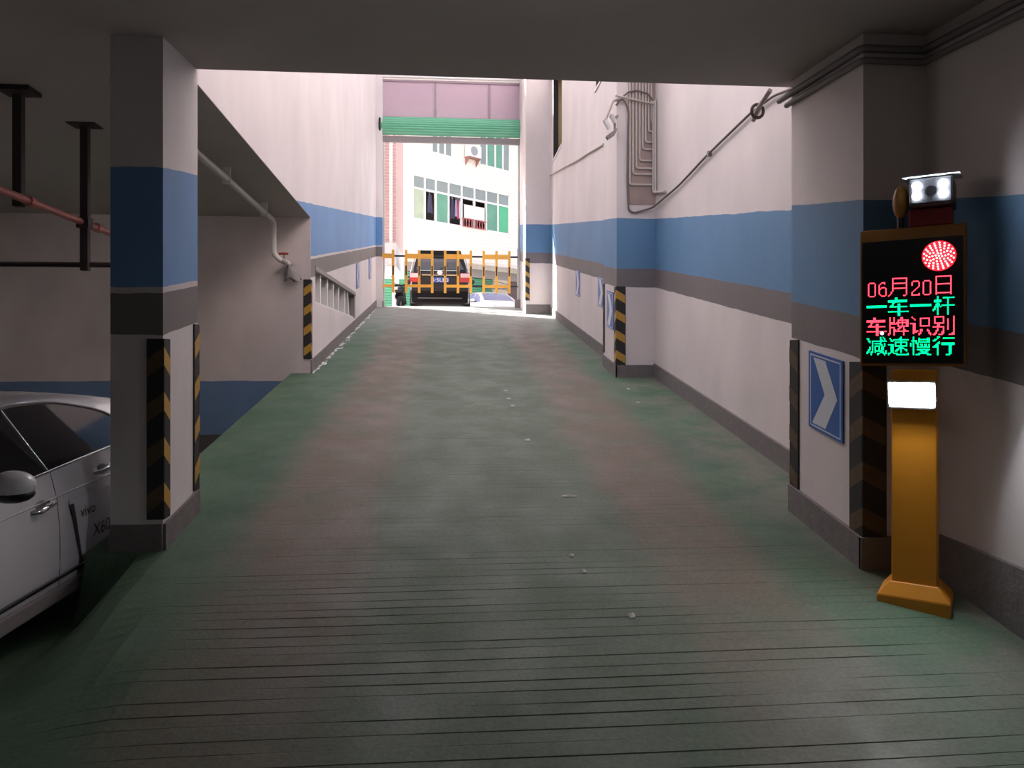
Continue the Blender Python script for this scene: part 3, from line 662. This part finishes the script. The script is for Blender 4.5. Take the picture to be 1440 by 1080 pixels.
def hatchback(label, loc, rz, ad=False, glass=None):
    glass = glass or m_glass
    c = thing('car', label, 'car', loc, rz)
    L_ = 4.2; zr = curve_fn([(0,.62),(.08,.72),(.3,.83),(.6,.92),(1.0,1.0),(1.5,1.24),(1.95,1.40),(2.3,1.455),(2.6,1.475),(3.0,1.465),(3.45,1.425),(3.84,1.372),(3.9,1.325),(4.02,1.21),(4.12,1.0),(4.2,.74)])
    zb = curve_fn([(0,.6),(.6,.82),(1.0,.91),(1.99,.963),(3.29,1.05),(4.2,1.1)])
    ztf = curve_fn([(1.05,.97),(1.5,1.20),(1.95,1.36),(2.27,1.404),(2.68,1.402),(3.1,1.352),(3.42,1.275),(3.67,1.12)])
    zt = lambda y: min(ztf(y), zr(y)-.058)
    zlo = lambda y: min(zb(y), zr(y)-.06)+.012
    _, sx = loft_car(c, L_, .88, zr, zb, m_carwhite)
    for sg in (1, -1):
        side_patch(c, 'front_side_window', sx, L_, glass, lambda v: 1.12+.35*v, lambda v: 2.43-.19*v, zlo, zt, sg)
        side_patch(c, 'rear_side_window', sx, L_, glass, lambda v: 2.45-.19*v, lambda v: 3.66-.0*v, zlo, zt, sg)
        for nm, f, r, m, a, b in (('window_sill_trim', zlo, .009, m_chrome, 1.0, 3.66), ('window_top_trim', zt, .010, m_greysteel, 1.4, 3.66)):
            build(nm, MB().tube([(sg*(sx(y, f(y))+.006), y-L_/2, f(y)) for y in [lerp(a, b, k/24) for k in range(25)]], r, 6), m, c, world=False)
        build('pillar_trim', MB().tube([(sg*(sx(2.44-.19*v, lerp(zlo(2.4), zt(2.3), v))+.006), 2.44-.19*v-L_/2, lerp(zlo(2.4), zt(2.3), v)) for v in (0,.25,.5,.75,1)], .006, 6), m_chrome, c, world=False)
        for y0, y1 in ((1.25, 1.2), (2.46, 2.52), (3.45, 3.25)):
            build('door_seam', MB().tube([(sg*(sx(lerp(y0,y1,k/8), lerp(zlo(y0)-.01,.3,k/8))-.001), lerp(y0,y1,k/8)-L_/2, lerp(zlo(y0)-.01,.3,k/8)) for k in range(9)], .004, 4), m_black, c, world=False)
        build('crease', MB().tube([(sg*(sx(y, .77+.055*(y-1.2)/1.5)-.002), y-L_/2, .77+.055*(y-1.2)/1.5+.03) for y in [1.2+.2*k for k in range(12)]], .006, 6), m_carwhite, c, world=False)
        for y, z in ((2.30, .815), (3.09, .92)):
            h = build('door_handle', MB().tube([(sg*(sx(y-.11, z)-.005), y-.11-L_/2, z-.012), (sg*(sx(y, z)+.035), y-.07-L_/2, z-.006), (sg*(sx(y, z)+.038), y+.06-L_/2, z+.014), (sg*(sx(y+.1, z)-.005), y+.1-L_/2, z+.02)], [.012,.018,.018,.012], 8), m_chrome, c, world=False)
            build('handle_cup', MB().ball((sg*(sx(y, z)-.004), y-L_/2, z+.012), (.008, .07, .032)), m_greysteel, h, world=False)
        mr = build('wing_mirror', MB().ball((sg*1.0, 1.78-L_/2, 1.035), (.115, .085, .075), 18, 12), m_carwhite, c, world=False)
        build('mirror_base', MB().ball((sg*1.0, 1.785-L_/2, .99), (.108, .078, .05), 16, 8).tube([(sg*.84, 1.8-L_/2, .975), (sg*.95, 1.79-L_/2, .985)], .03), m_black, mr, world=False)
        sk = MB(); sk.box((sg*.80, .95-.0-L_/2+.25, .2), (sg*.872, 3.05-L_/2, .30)); build('side_skirt', sk, m_greysteel, c, world=False, bevel=.015)
        build('skirt_line', MB().tube([(sg*(sx(y, .36)+.001), y-L_/2, .335+.02*(y-1.2)/1.9) for y in [1.2+.19*k for k in range(11)]], .014, 6), m_black, c, world=False)
        for y in (.80, 3.47):
            arch(c, sx, y, .31, L_, sg); wheel(c, sg*.885, y, .31, sg, L_)
        build('headlight', MB().ball((sg*.58, .2-L_/2, .72), (.16, .16, .07)), m_steel, c, world=False)
        build('tail_light', MB().ball((sg*.62, 4.1-L_/2, .92), (.14, .08, .09)), mat('tail_red', (.45, .02, .02), .2), c, world=False)
    def wind(y0, y1, w0, w1, nm):
        def f(u, v):
            y = lerp(y0, y1, v); w = lerp(w0, w1, v); x = (2*u-1)*w; return (x, y-L_/2, zr(y)-.025*(2*u-1)**2+.008)
        build(nm, MB().grid(f, 10, 8), glass, c, world=False)
    wind(1.02, 1.88, .70, .56, 'windscreen'); wind(3.92, 4.13, .52, .62, 'rear_window')
    build('grille', MB().box((-.4, -.012-L_/2, .38), (.4, .05-L_/2, .56)), m_black, c, world=False, bevel=.01)
    if ad:
        y0, y1 = 2.60, 3.20
        sh = side_patch(c, 'advert_sheet', sx, L_, mat('advert_white', (.70, .68, .73), .5), lambda v: 2.83-.23*v, lambda v: 3.2, lambda y: .235 if y < 2.95 else .235+.02*(y-2.95), lambda y: .80, 1, .008, label='white advertising sheet on the rear door')
        mb = MB(); pts = []
        for (y, z, w) in ((2.60,.772,.045),(2.635,.68,.032),(2.70,.52,.020),(2.76,.38,.014),(2.825,.23,.010)): pts.append((y, z, w))
        for (a, b) in zip(pts, pts[1:]):
            mb.prism([(sx(a[0],a[1])+.012, a[0]-L_/2, a[1]), (sx(a[0],a[1])+.012, a[0]+a[2]-L_/2, a[1]), (sx(b[0],b[1])+.012, b[0]+b[2]-L_/2, b[1]), (sx(b[0],b[1])+.012, b[0]-L_/2, b[1])], (.002, 0, 0))
        build('printed_phone_edge', mb, mat('print_dark', (.05, .035, .045), .5), sh, world=False)
        def txt(body, size, y, z, w):
            vs, fs = text2d(body, size); x0 = min(v[0] for v in vs); x1 = max(v[0] for v in vs); k = w/(x1-x0)
            P = [(y+(v[0]-x0)*k, z+v[1]) for v in vs]
            build('lettering', MB().add([(sx(p[0], p[1])+.0105, p[0]-L_/2, p[1]) for p in P], fs), MATS['print_dark'], sh, world=False)
        txt('vivo', .10, 2.73, .665, .20); txt('X60', .125, 2.905, .50, .24); txt('专业影像', .055, 3.0, .40, .19); txt('蔡司光学', .065, 2.97, .315, .22)
    return c
hatchback('white hatchback with an advertising sheet parked beside the left pier', (-3.24, 2.25+2.1, 0), 0, ad=True)

# ------------------------------------------------------------------ gate end: shutter, boards, barrier
GY = 21.2
t = thing('sign_board', 'pink board of three panels above the green shutter', 'board', (.05, GY, 8.4))
for a, b in ((-1.95, -.46), (-.38, 1.07), (1.14, 2.06)): build('panel', MB().box((a, GY, 8.42), (b, GY+.05, 9.40)), m_pink, t)
for X in (-.42, 1.105): build('mullion', MB().box((X-.035, GY-.02, 8.42), (X+.035, GY+.05, 9.42)), m_pinkline, t)
build('top_trim', MB().box((-1.95, GY-.03, 9.40), (2.06, GY+.06, 9.46)), m_pinkline, t)
build('bottom_trim', MB().box((-1.95, GY-.03, 8.385), (2.06, GY+.06, 8.42)), m_pinkline, t)
struct('trim_2', MB().box((-2.05, GY-.05, 9.52), (2.1, GY+.25, 10.8)), m_white)
t = thing('roller_shutter', 'half rolled green slatted shutter above the gateway', 'shutter', (.05, GY-.1, 7.7))
def bulge(z): return GY-.10-.16*math.sin(math.pi*max(0, min(1, (z-7.78)/.62)))
nz = 8
for i in range(nz):
    za = 7.86+.525*i/nz; zb_ = 7.86+.525*(i+1)/nz; zm = (za+zb_)/2
    mb = MB(); mb.prism([(-1.93, bulge(za), za), (-1.93, bulge(zm)-.022, zm), (-1.93, bulge(zb_), zb_), (-1.93, bulge(zb_)+.03, zb_), (-1.93, bulge(za)+.03, za)], (3.98, 0, 0))
    build('slat', mb, m_green, t)
build('bottom_bar', MB().box((-1.95, GY-.12, 7.68), (2.07, GY-.02, 7.85)), m_greysteel, t, bevel=.006)
for X in (-1.945, 2.055):
    build('end_bracket', MB().tube([(X, GY-.1, 8.45), (X, GY-.27, 8.25), (X, GY-.28, 8.05), (X, GY-.12, 7.75)], .03), m_black, t)
for X, l in ((-1.88, 'left'), (1.97, 'right')):
    sgn = 1 if X < 0 else -1
    g = build('guide_rail', MB().box((X, GY-.1, 3.05), (X+sgn*.05, GY+.0, 7.75)), m_steel, origin=(X, GY, 3.05), label='steel shutter guide rail on the %s side of the gateway' % l, category='rail', group='shutter guide rails')
t = thing('gate_post', 'grey steel post holding the barrier at the right of the gateway', 'post', (1.93, GY-.15, 3.05))
build('post', MB().box((1.89, GY-.2, 3.0), (1.96, GY-.13, 4.72)), m_steel, t)
build('foot', MB().box((1.82, GY-.25, 3.0), (1.97, GY-.08, 3.28)), m_greysteel, t, bevel=.01)
g = thing('barrier_fence', 'orange yellow fence barrier of ten pickets closing the gateway', 'barrier', (0, GY-.2, 3.4))
PX = (-1.58, -1.22, -.86, -.50, -.14, .22, .58, .94, 1.30, 1.66)
yb = GY-.2
for zc, h in ((4.475, .13), (3.645, .075)):
    for a, b in ((-1.89, -1.58), (-1.22, -.50), (-.14, .58), (.94, 1.66)):
        build('rail', MB().box((a, yb-.02, zc-h/2), (b, yb+.02, zc+h/2)), m_yellowgate, g)
    for a, b in ((-1.58, -1.22), (-.50, -.14), (.58, .94), (1.66, 1.90)):
        build('rail', MB().box((a, yb-.018, zc-.025), (b, yb+.018, zc+.025)), m_black, g, label='black rail section')
for X in PX:
    p = build('picket', MB().box((X-.035, yb-.05, 3.45), (X+.035, yb-.02, 4.64)), m_yellowgate, g)
    build('black_band', MB().box((X-.02, yb-.054, 3.93), (X+.02, yb-.018, 4.2)), m_black, p)

# ------------------------------------------------------------------ outside
m_road = mat('sunlit_concrete', (.55, .53, .50), .8, noise=.1, nscale=4, bump=.3)
GZ = 3.09
build('ground', MB().box((-40, 21.55, GZ-.3), (40, 80, GZ)), m_road, kind='structure')

m_matte = mat('matte_black_trim', (.008, .008, .010), .6, spec=.15)
def suv():
    Lx = 4.6
    c = thing('suv', 'black SUV parked tail-on behind the yellow barrier', 'car', (-.315, 23.2+Lx/2, GZ), math.pi)
    # local frame: nose at -y; turned round so that the tail looks at the ramp
    c.rotation_euler = (0, 0, 0); ROOT[c] = Matrix.Translation((-.315, 23.2+Lx/2, GZ))
    H_ = 1.9
    zr = curve_fn([(0,1.12),(.06,1.22),(.2,1.52),(.34,1.78),(.5,1.83),(1.5,1.88),(2.4,1.84),(2.7,1.76),(3.5,1.22),(4.2,1.1),(4.5,.95),(4.6,.8)])
    zb = curve_fn([(0,1.10),(.3,1.15),(2.5,1.13),(3.5,1.08),(4.6,.8)])
    _, sx = loft_car(c, Lx, .94, zr, zb, m_carblack, roofk=.30, nose=.93)
    yr = curve_fn([(.2,0),(1.12,0),(1.22,.06),(1.52,.2),(1.78,.34)])
    def rear(name, x0, x1, z0, z1, m, par=c, off=.012, x2=None, x3=None, th=.02, **k):
        x2 = x0 if x2 is None else x2; x3 = x1 if x3 is None else x3
        def P(o):
            def f(u, v):
                z = lerp(z0, z1, v); return (lerp(lerp(x0, x2, v), lerp(x1, x3, v), u), yr(z)-o-Lx/2, z)
            return f
        mb = MB(); mb.grid(P(off), 6, 6); mb.grid(P(off-th), 6, 6, flip=True); return build(name, mb, m, par, world=False, **k)
    m_rg = mat('suv_rear_glass', (.10, .11, .13), .08)
    rear('rear_window', -.74, .74, 1.28, 1.66, m_rg, x2=-.58, x3=.58)
    build('spoiler', MB().prism([(-.70, .20-Lx/2, 1.69), (.70, .20-Lx/2, 1.69), (.64, .30-Lx/2, 1.90), (-.64, .30-Lx/2, 1.90)], (0, .28, .02)), m_matte, c, world=False, bevel=.01)
    rear('tailgate_trim', -.62, .62, 1.235, 1.26, m_chrome)
    m_tl = mat('suv_tail_red', (.55, .03, .04), .2); m_tlw = mat('suv_tail_clear', (.75, .55, .58), .15)
    for s in (-1, 1):
        tl = rear('tail_light', *sorted((s*.93, s*.62)), .88, 1.16, m_tl, off=.02)
        rear('lamp_lens', *sorted((s*.92, s*.64)), 1.02, 1.15, m_tlw, tl, off=.026)
        build('pillar_glint', MB().tube([(s*.90, .02-Lx/2, 1.16), (s*.84, .2-Lx/2, 1.5), (s*.78, .3-Lx/2, 1.68)], .022), m_chrome, c, world=False)
        rear('bumper_reflector', *sorted((s*.78, s*.42)), .565, .595, m_chrome)
        mr = build('wing_mirror', MB().ball((s*1.06, 2.9-Lx/2, 1.17), (.12, .06, .09)), m_carblack, c, world=False)
        build('mirror_arm', MB().tube([(s*.9, 2.9-Lx/2, 1.14), (s*1.0, 2.9-Lx/2, 1.15)], .025), m_black, mr, world=False)
        for y in (.95, 3.75):
            arch(c, sx, y, .36, Lx, s); wheel(c, s*.95, y, .36, s, Lx)
        side_patch(c, 'side_window', sx, Lx, m_glass, lambda v: .5+.15*v, lambda v: 3.2-.45*v, lambda y: min(zb(y), zr(y)-.06)+.02, lambda y: zr(y)-.1, s)
        build('roof_rail', MB().tube([(s*.62, .6-Lx/2, 1.87), (s*.62, .8-Lx/2, 1.92), (s*.62, 2.2-Lx/2, 1.90), (s*.62, 2.4-Lx/2, 1.86)], .018), m_steel, c, world=False)
    build('rear_wiper', MB().tube([(0, .085-Lx/2, 1.30), (.25, .13-Lx/2, 1.42)], .012), m_black, c, world=False)
    rear('tailgate_chrome_bar', -.55, .55, 1.09, 1.105, m_chrome)
    bp = rear('bumper', -.86, .86, .26, .60, m_matte, off=.04, th=.06)
    rear('bumper_lip', -.68, .68, .375, .395, m_greysteel, bp, off=.046)
    em = build('emblem', MB().ball((-.0, -.008-Lx/2+.01, 1.175), (.085, .02, .075), 16, 8), mat('emblem_silver', (.85, .85, .88), .25), c, world=False)
    pl = rear('license_plate', -.285, .285, .87, 1.03, mat('plate_blue', (.02, .08, .4), .35), off=.02)
    vs, fs = text2d('B·5LE0', .15); x0 = min(v[0] for v in vs); x1 = max(v[0] for v in vs); k = .52/(x1-x0)
    build('plate_lettering', MB().add([(-.26+(v[0]-x0)*k, -.0225-Lx/2, .895+v[1]) for v in vs], fs), mat('plate_white', (.9, .9, .92), .4), pl, world=False)
    build('windscreen', MB().grid(lambda u, v: ((2*u-1)*lerp(.62, .78, v), lerp(2.75, 3.45, v)-Lx/2, zr(lerp(2.75, 3.45, v))-.02*(2*u-1)**2+.008), 8, 6), m_glass, c, world=False)
suv()
hatchback('small white car with bluish windows low behind the barrier at the right', (1.85, 33.4, GZ), math.radians(16), glass=mat('sky_tinted_car_glass', (.16, .17, .30), .1))  # sky reflection put into the blue of the glass

# facade across the road; local frame runs along the wall, -y towards the ramp
P0 = Vector((-2.494, 36.33, GZ)); FA = math.atan2(.6577, .7532)
fac = thing('apartment_building', 'cream tiled building with green shutters across the road', 'building', P0, FA)
def Fb(mb, name, m, par=fac, **k): return build(name, mb, m, par, world=False, **k)
def tile_mat(name, c1, c2, rw, rh):
    m = bpy.data.materials.new(name); m.use_nodes = True; n = m.node_tree
    b = n.nodes['Principled BSDF']; b.inputs['Roughness'].default_value = .45
    tc = n.nodes.new('ShaderNodeTexCoord'); mp = n.nodes.new('ShaderNodeMapping'); mp.inputs['Rotation'].default_value = (math.pi/2, 0, 0)
    br = n.nodes.new('ShaderNodeTexBrick'); br.inputs['Scale'].default_value = 1
    br.inputs['Brick Width'].default_value = rw; br.inputs['Row Height'].default_value = rh; br.inputs['Mortar Size'].default_value = .008
    br.inputs['Color1'].default_value = (*c1, 1); br.inputs['Color2'].default_value = (*[x*.95 for x in c1], 1); br.inputs['Mortar'].default_value = (*c2, 1)
    n.links.new(tc.outputs['Object'], mp.inputs[0]); n.links.new(mp.outputs[0], br.inputs['Vector']); n.links.new(br.outputs[0], b.inputs['Base Color'])
    return m
m_cream = tile_mat('cream_tile', (.86, .80, .72), (.66, .60, .54), .25, .2)
m_pinktile = tile_mat('pink_tile', (.62, .36, .33), (.75, .62, .58), .24, .1)
H2 = lambda z: z-GZ
# wall with openings (s 0.9-7.7, z 8.42-10.64; upper right s 5.4-7.75, z 11.9-14; upper left s 2.2-3.4)
mb = MB()
def fw(a, b, z0, z1): mb.box((a, 0, H2(z0)), (b, .35, H2(z1)))
fw(-1.5, 20, 6.3, 8.42); fw(-1.5, .9, 8.42, 10.64); fw(7.7, 20, 8.42, 10.64); fw(-1.5, 20, 10.64, 11.9)
fw(-1.5, 2.1, 11.9, 14.2); fw(3.5, 5.4, 11.9, 14.2); fw(7.75, 20, 11.9, 14.2); fw(-1.5, 20, 14.2, 16)
Fb(mb, 'tiled_wall', m_cream)
mb = MB(); mb.box((-1.5, .35, 0), (20, 9, H2(6.3))); mb.box((-1.5, 1.6, H2(6.3)), (20, 9, H2(16))); mb.box((-1.5,.35,H2(15.8)),(20,9,H2(16)))
Fb(mb, 'rear_block', mat('room_dark', (.10, .085, .085), .8))
m_frame = mat('white_window_frame', (.80, .80, .78), .4)
m_gg = mat('green_pane', (.10, .30, .20), .1, noise=.25, nscale=1.5); m_gl = mat('grey_pane', (.22, .27, .26), .1, noise=.15, nscale=1.5)
m_gb = mat('bright_green_pane', (.06, .42, .20), .15, noise=.2, nscale=1.5); m_gp = mat('pale_green_pane', (.38, .46, .33), .15, noise=.3, nscale=2)
m_open = mat('open_sash_dark', (.12, .09, .09), .7)
def facwin(s0, s1, z0, z1, div, trans, panes_top, panes_low):
    w = Fb(MB().box((s0, .02, H2(z0)), (s0+.07, .14, H2(z1))).box((s1-.07, .02, H2(z0)), (s1, .14, H2(z1))).box((s0, .02, H2(z0)), (s1, .14, H2(z0)+.07)).box((s0, .02, H2(z1)-.07), (s1, .14, H2(z1))), 'window', m_frame)
    for d in div[1:-1]: Fb(MB().box((d-.05, .03, H2(z0)), (d+.05, .13, H2(z1))), 'mullion', m_frame, w)
    if trans: Fb(MB().box((s0, .03, H2(trans)-.05), (s1, .13, H2(trans)+.05)), 'transom', m_frame, w)
    for i, m in enumerate(panes_top):
        if m: Fb(MB().box((div[i], .07, H2(trans)), (div[i+1], .09, H2(z1)-.05)), 'pane', m, w)
    for i, m in enumerate(panes_low):
        if m: Fb(MB().box((div[i], .07, H2(z0)+.05), (div[i+1], .09, H2(trans or z1))), 'pane', m, w)
    return w
D = [.9, 1.68, 2.40, 3.25, 4.15, 5.06, 5.93, 6.82, 7.7]
facwin(.9, 7.7, 8.42, 10.64, D, 9.97, [m_gl]*8, [m_gp, None, m_gg, None, None, None, m_gg, m_gb])
facwin(5.4, 7.75, 11.9, 14.2, [5.4, 5.95, 6.6, 7.2, 7.75], None, [], [m_gl, m_gg, m_gg, m_gl])
facwin(2.1, 3.5, 11.9, 14.2, [2.1, 2.55, 3.0, 3.5], None, [], [m_gl, m_gl, m_gl])
# ground floor: ledge, fascia, roller doors, pier, doorway
Fb(MB().prism([(-1.5, -.9, H2(6.42)), (-1.5, 0, H2(6.62)), (-1.5, 0, H2(6.75)), (-1.5, -.9, H2(6.5))], (21, 0, 0)), 'canopy', mat('canopy_white', (.72, .68, .62), .6))
Fb(MB().box((-1.5, .05, H2(5.85)), (20, .35, H2(6.5))), 'fascia', mat('fascia_grey', (.35, .31, .29), .7))
for a, b in ((-1.2, 1.35), (1.6, 4.2), (4.45, 6.5)):
    mb = MB(); n = 22
    for i in range(n):
        z0 = (H2(5.85))*i/n; z1 = (H2(5.85))*(i+1)/n; mb.prism([(a, .2, z0), (a, .14, (z0*.6+z1*.4)), (a, .2, z1-.012), (a, .24, z1-.012), (a, .24, z0)], (b-a, 0, 0))
    Fb(mb, 'roller_door', m_green)
for a, b, m in ((1.35, 1.6, 'c'), (4.2, 4.45, 'c'), (6.5, 7.55, 'p')):
    Fb(MB().box((a, .02, 0), (b, .35, H2(5.85))), 'shopfront_pier', mat('pier_cream', (.66, .56, .46), .6) if m == 'p' else m_white)
Fb(MB().box((7.7, .2, 0), (9.4, .3, H2(5.85))), 'doorway_screen', mat('doorway_brown', (.16, .11, .10), .6))
# laundry, air conditioner, cables on the facade
def FW(s, y, z): return ROOT[fac] @ Vector((s, y, H2(z)))
def fthing(name, label, cat, s, y, z, group=None): return thing(name, label, cat, FW(s, y, z), FA, group)
cl = ((1.95, .30, .9, (.05,.05,.09), 'dark jacket hanging in the second open sash of the cream building'), (3.45, .26, 1.0, (.04,.04,.08), 'navy trousers hanging in the fourth sash of the cream building'),
      (3.70, .14, .85, (.30,.28,.40), 'lilac shirt hanging between navy trousers and a red towel'), (3.84, .10, .95, (.55,.05,.10), 'narrow red towel hanging in the fourth sash of the cream building'), (3.97, .12, .9, (.55,.70,.78), 'pale blue cloth hanging at the right of the fourth sash'))
for s, w, h, colr, lab in cl:
    g = fthing('hanging_garment', lab, 'laundry', s, -.03, 9.75, 'laundry in the windows')
    def cf(u, v, o=0): return ((u-.5)*w*(.75+.25*v), .02*math.sin(u*9+v*2)+o, -v*h)
    mb = MB(); mb.grid(cf, 8, 6); mb.grid(lambda u, v: cf(u, v, .02), 8, 6, flip=True)
    build('cloth', mb, mat('cloth_%d' % int(s*100), colr, .9), g, world=False)
    build('hanger_hook', MB().tube([(0, .01, -.02), (0, .01, .08), (0, .08, .12)], .01), m_steel, g, world=False)
g = fthing('hanging_sheet', 'large white sheet drying over the middle open window', 'laundry', 5.0, -.03, 9.6, 'laundry in the windows')
def sf(u, v, o=0): return ((u-.5)*1.5, .025*math.sin(u*14)+o, -v*.68)
mb = MB(); mb.grid(sf, 14, 5); mb.grid(lambda u, v: sf(u, v, .02), 14, 5, flip=True); build('cloth', mb, mat('sheet_white', (.85, .82, .82), .9), g, world=False)
build('drying_pole', MB().tube([(-.8, .01, .01), (.8, .01, .01)], .015), m_steel, g, world=False)
g = fthing('window_grille', 'small reddish lattice guard below the white sheet', 'grille', 5.0, -.06, 8.45)
mb = MB()
for i in range(9): mb.tube([(-.75+.19*i, 0, 0), (-.75+.19*i-.1, 0, .42)], .014, 5)
for i in range(9): mb.tube([(-.85+.19*i, 0, 0), (-.85+.19*i+.1, 0, .42)], .014, 5)
build('lattice', mb, mat('lattice_red', (.5, .16, .15), .6), g, world=False)
build('grille_rail', MB().tube([(-.9, 0, .43), (.9, 0, .43)], .02).tube([(-.9, 0, 0), (.9, 0, 0)], .02), MATS['lattice_red'], g, world=False)
g = fthing('air_conditioner', 'white air conditioner unit on a rusty bracket up the cream building', 'air conditioner', 4.75, -.36, 12.1)
build('casing', MB().box((-.45, 0, 0), (.45, .32, .62)), m_white, g, world=False, bevel=.02)
build('fan_grille', MB().tube([(.0-.08, 0, .31), (-.08, -.02, .31)], .24, 24), mat('fan_grey', (.3, .32, .34), .5), g, world=False)
build('bracket', MB().prism([(-.4, 0, -.02), (-.4, .36, -.02), (-.4, .36, -.4)], (.05, 0, 0)).prism([(.35, 0, -.02), (.35, .36, -.02), (.35, .36, -.4)], (.05, 0, 0)).box((-.45, 0, -.04), (.45, .36, 0)), mat('rust', (.30, .17, .13), .8), g, world=False)
g = fthing('street_cables', 'tangle of dark cables by the right roller door', 'cable', 7.0, -.3, 5.6)
for k in range(4):
    build('cable', MB().tube([(-1.6+1.1*i, .02*k+.1*math.sin(i+k), .1*math.sin(i*1.7+k*2)-.12*k) for i in range(5)], .02, 5), m_cable, g, world=False)

# pink tiled block at the left
t = thing('tiled_block', 'pink tiled house corner standing left beyond the gate', 'building', (-3.6, 27, GZ))
build('tiled_wall', MB().box((-5.4, 25, 5.42), (-1.79, 29, 15)), m_pinktile, t)
build('white_fascia', MB().box((-5.4, 24.85, 4.66), (-1.77, 29.05, 5.42)), m_white, t)
build('corner_post', MB().box((-2.75, 25.1, GZ), (-2.5, 25.35, 4.66)), m_white, t)
build('rear_post', MB().box((-2.2, 28.6, GZ), (-1.95, 28.85, 4.66)), m_white, t)
build('downpipe', MB().tube([(-1.95, 24.93, 5.42), (-1.95, 24.93, 15)], .06, 10), mat('downpipe_white', (.82, .82, .82), .4), t)

# scooter just left of the SUV
t = thing('motor_scooter', 'dark scooter standing left of the black SUV', 'scooter', (-1.62, 24.6, GZ))
for y in (23.95, 25.2):
    w = build('wheel', MB().tube([(-1.67, y, GZ+.24), (-1.57, y, GZ+.24)], .24, 18), m_tyre, t); build('hub', MB().tube([(-1.69, y, GZ+.24), (-1.55, y, GZ+.24)], .1, 12), m_steel, w)
build('body', MB().grid(lambda u, v: (-1.62+(.13+.04*math.sin(math.pi*v))*math.cos(2*math.pi*u), 23.95+v*.75, GZ+.5+.12*math.sin(2*math.pi*u)-.05*v), 12, 6), m_black, t)
build('seat', MB().box((-1.75, 23.85, GZ+.6), (-1.49, 24.6, GZ+.70)), m_black, t, bevel=.03)
build('footboard', MB().box((-1.75, 24.6, GZ+.26), (-1.49, 25.0, GZ+.32)), m_black, t)
build('front_shield', MB().prism([(-1.8, 25.0, GZ+.3), (-1.44, 25.0, GZ+.3), (-1.5, 25.15, GZ+.9), (-1.74, 25.15, GZ+.9)], (0, .05, 0)), m_black, t)
hb = build('handlebar', MB().tube([(-1.92, 25.0, GZ+1.0), (-1.62, 25.12, GZ+.96), (-1.32, 25.0, GZ+1.0)], .018), m_black, t)
build('steering_stem', MB().tube([(-1.62, 25.14, GZ+.96), (-1.62, 25.22, GZ+.24)], .03), m_black, t)
for s in (-1, 1): build('mirror', MB().tube([(-1.62+s*.22, 25.06, GZ+.99), (-1.62+s*.28, 25.06, GZ+1.2)], .008).ball((-1.62+s*.28, 25.06, GZ+1.23), (.06, .015, .04)), m_black, hb)

# ------------------------------------------------------------------ litter on the ramp
m_paper = mat('paper_scrap', (.42, .40, .37), .8)
for i, (X, Y, s, lab) in enumerate(((.74, 9.93, .035, 'scrap of white paper highest on the ramp, of the three in a row'), (.74, 9.45, .035, 'scrap of white paper in the middle of the three in a row'), (.76, 9.05, .035, 'scrap of white paper lowest of the three in a row'),
        (.78, 7.55, .04, 'white scrap alone in the middle of the ramp'), (2.35, 9.2, .035, 'white scrap near the foot of the pilaster'), (2.42, 10.0, .03, 'white scrap right below the pilaster corner'),
        (.95, 5.92, .045, 'pale twig lying between the wheel tracks'), (.79, 4.83, .022, 'tiny white scrap nearest the grooves, the upper of two'), (.83, 4.6, .022, 'tiny white scrap nearest the grooves, the lower of two'), (1.0, 4.05, .03, 'white scrap lying on the grooved floor'))):
    z = floor_z(Y); n_ = 6; pts = []
    for k in range(n_):
        a = 2*math.pi*k/n_; r = s*random.uniform(.6, 1.1)
        px, py = X+r*math.cos(a)*(2.2 if 'twig' in lab else 1), Y+r*math.sin(a)*(.5 if 'twig' in lab else 1.2); pts.append((px, py, floor_z(py)+.002+.004*random.random()))
    c0 = (X, Y, z+.016); mb = MB()
    mb.add([c0]+pts+[(p[0], p[1], p[2]-.002) for p in pts], [(0, 1+k, 1+(k+1) % n_) for k in range(n_)]+[(1+k, 1+n_+k, 1+n_+(k+1) % n_, 1+(k+1) % n_) for k in range(n_)]+[tuple(range(1+n_, 1+2*n_))[::-1]])
    build('twig' if 'twig' in lab else 'paper_scrap', mb, m_paper, origin=(X, Y, z), label=lab, category='litter', group='litter on the ramp')
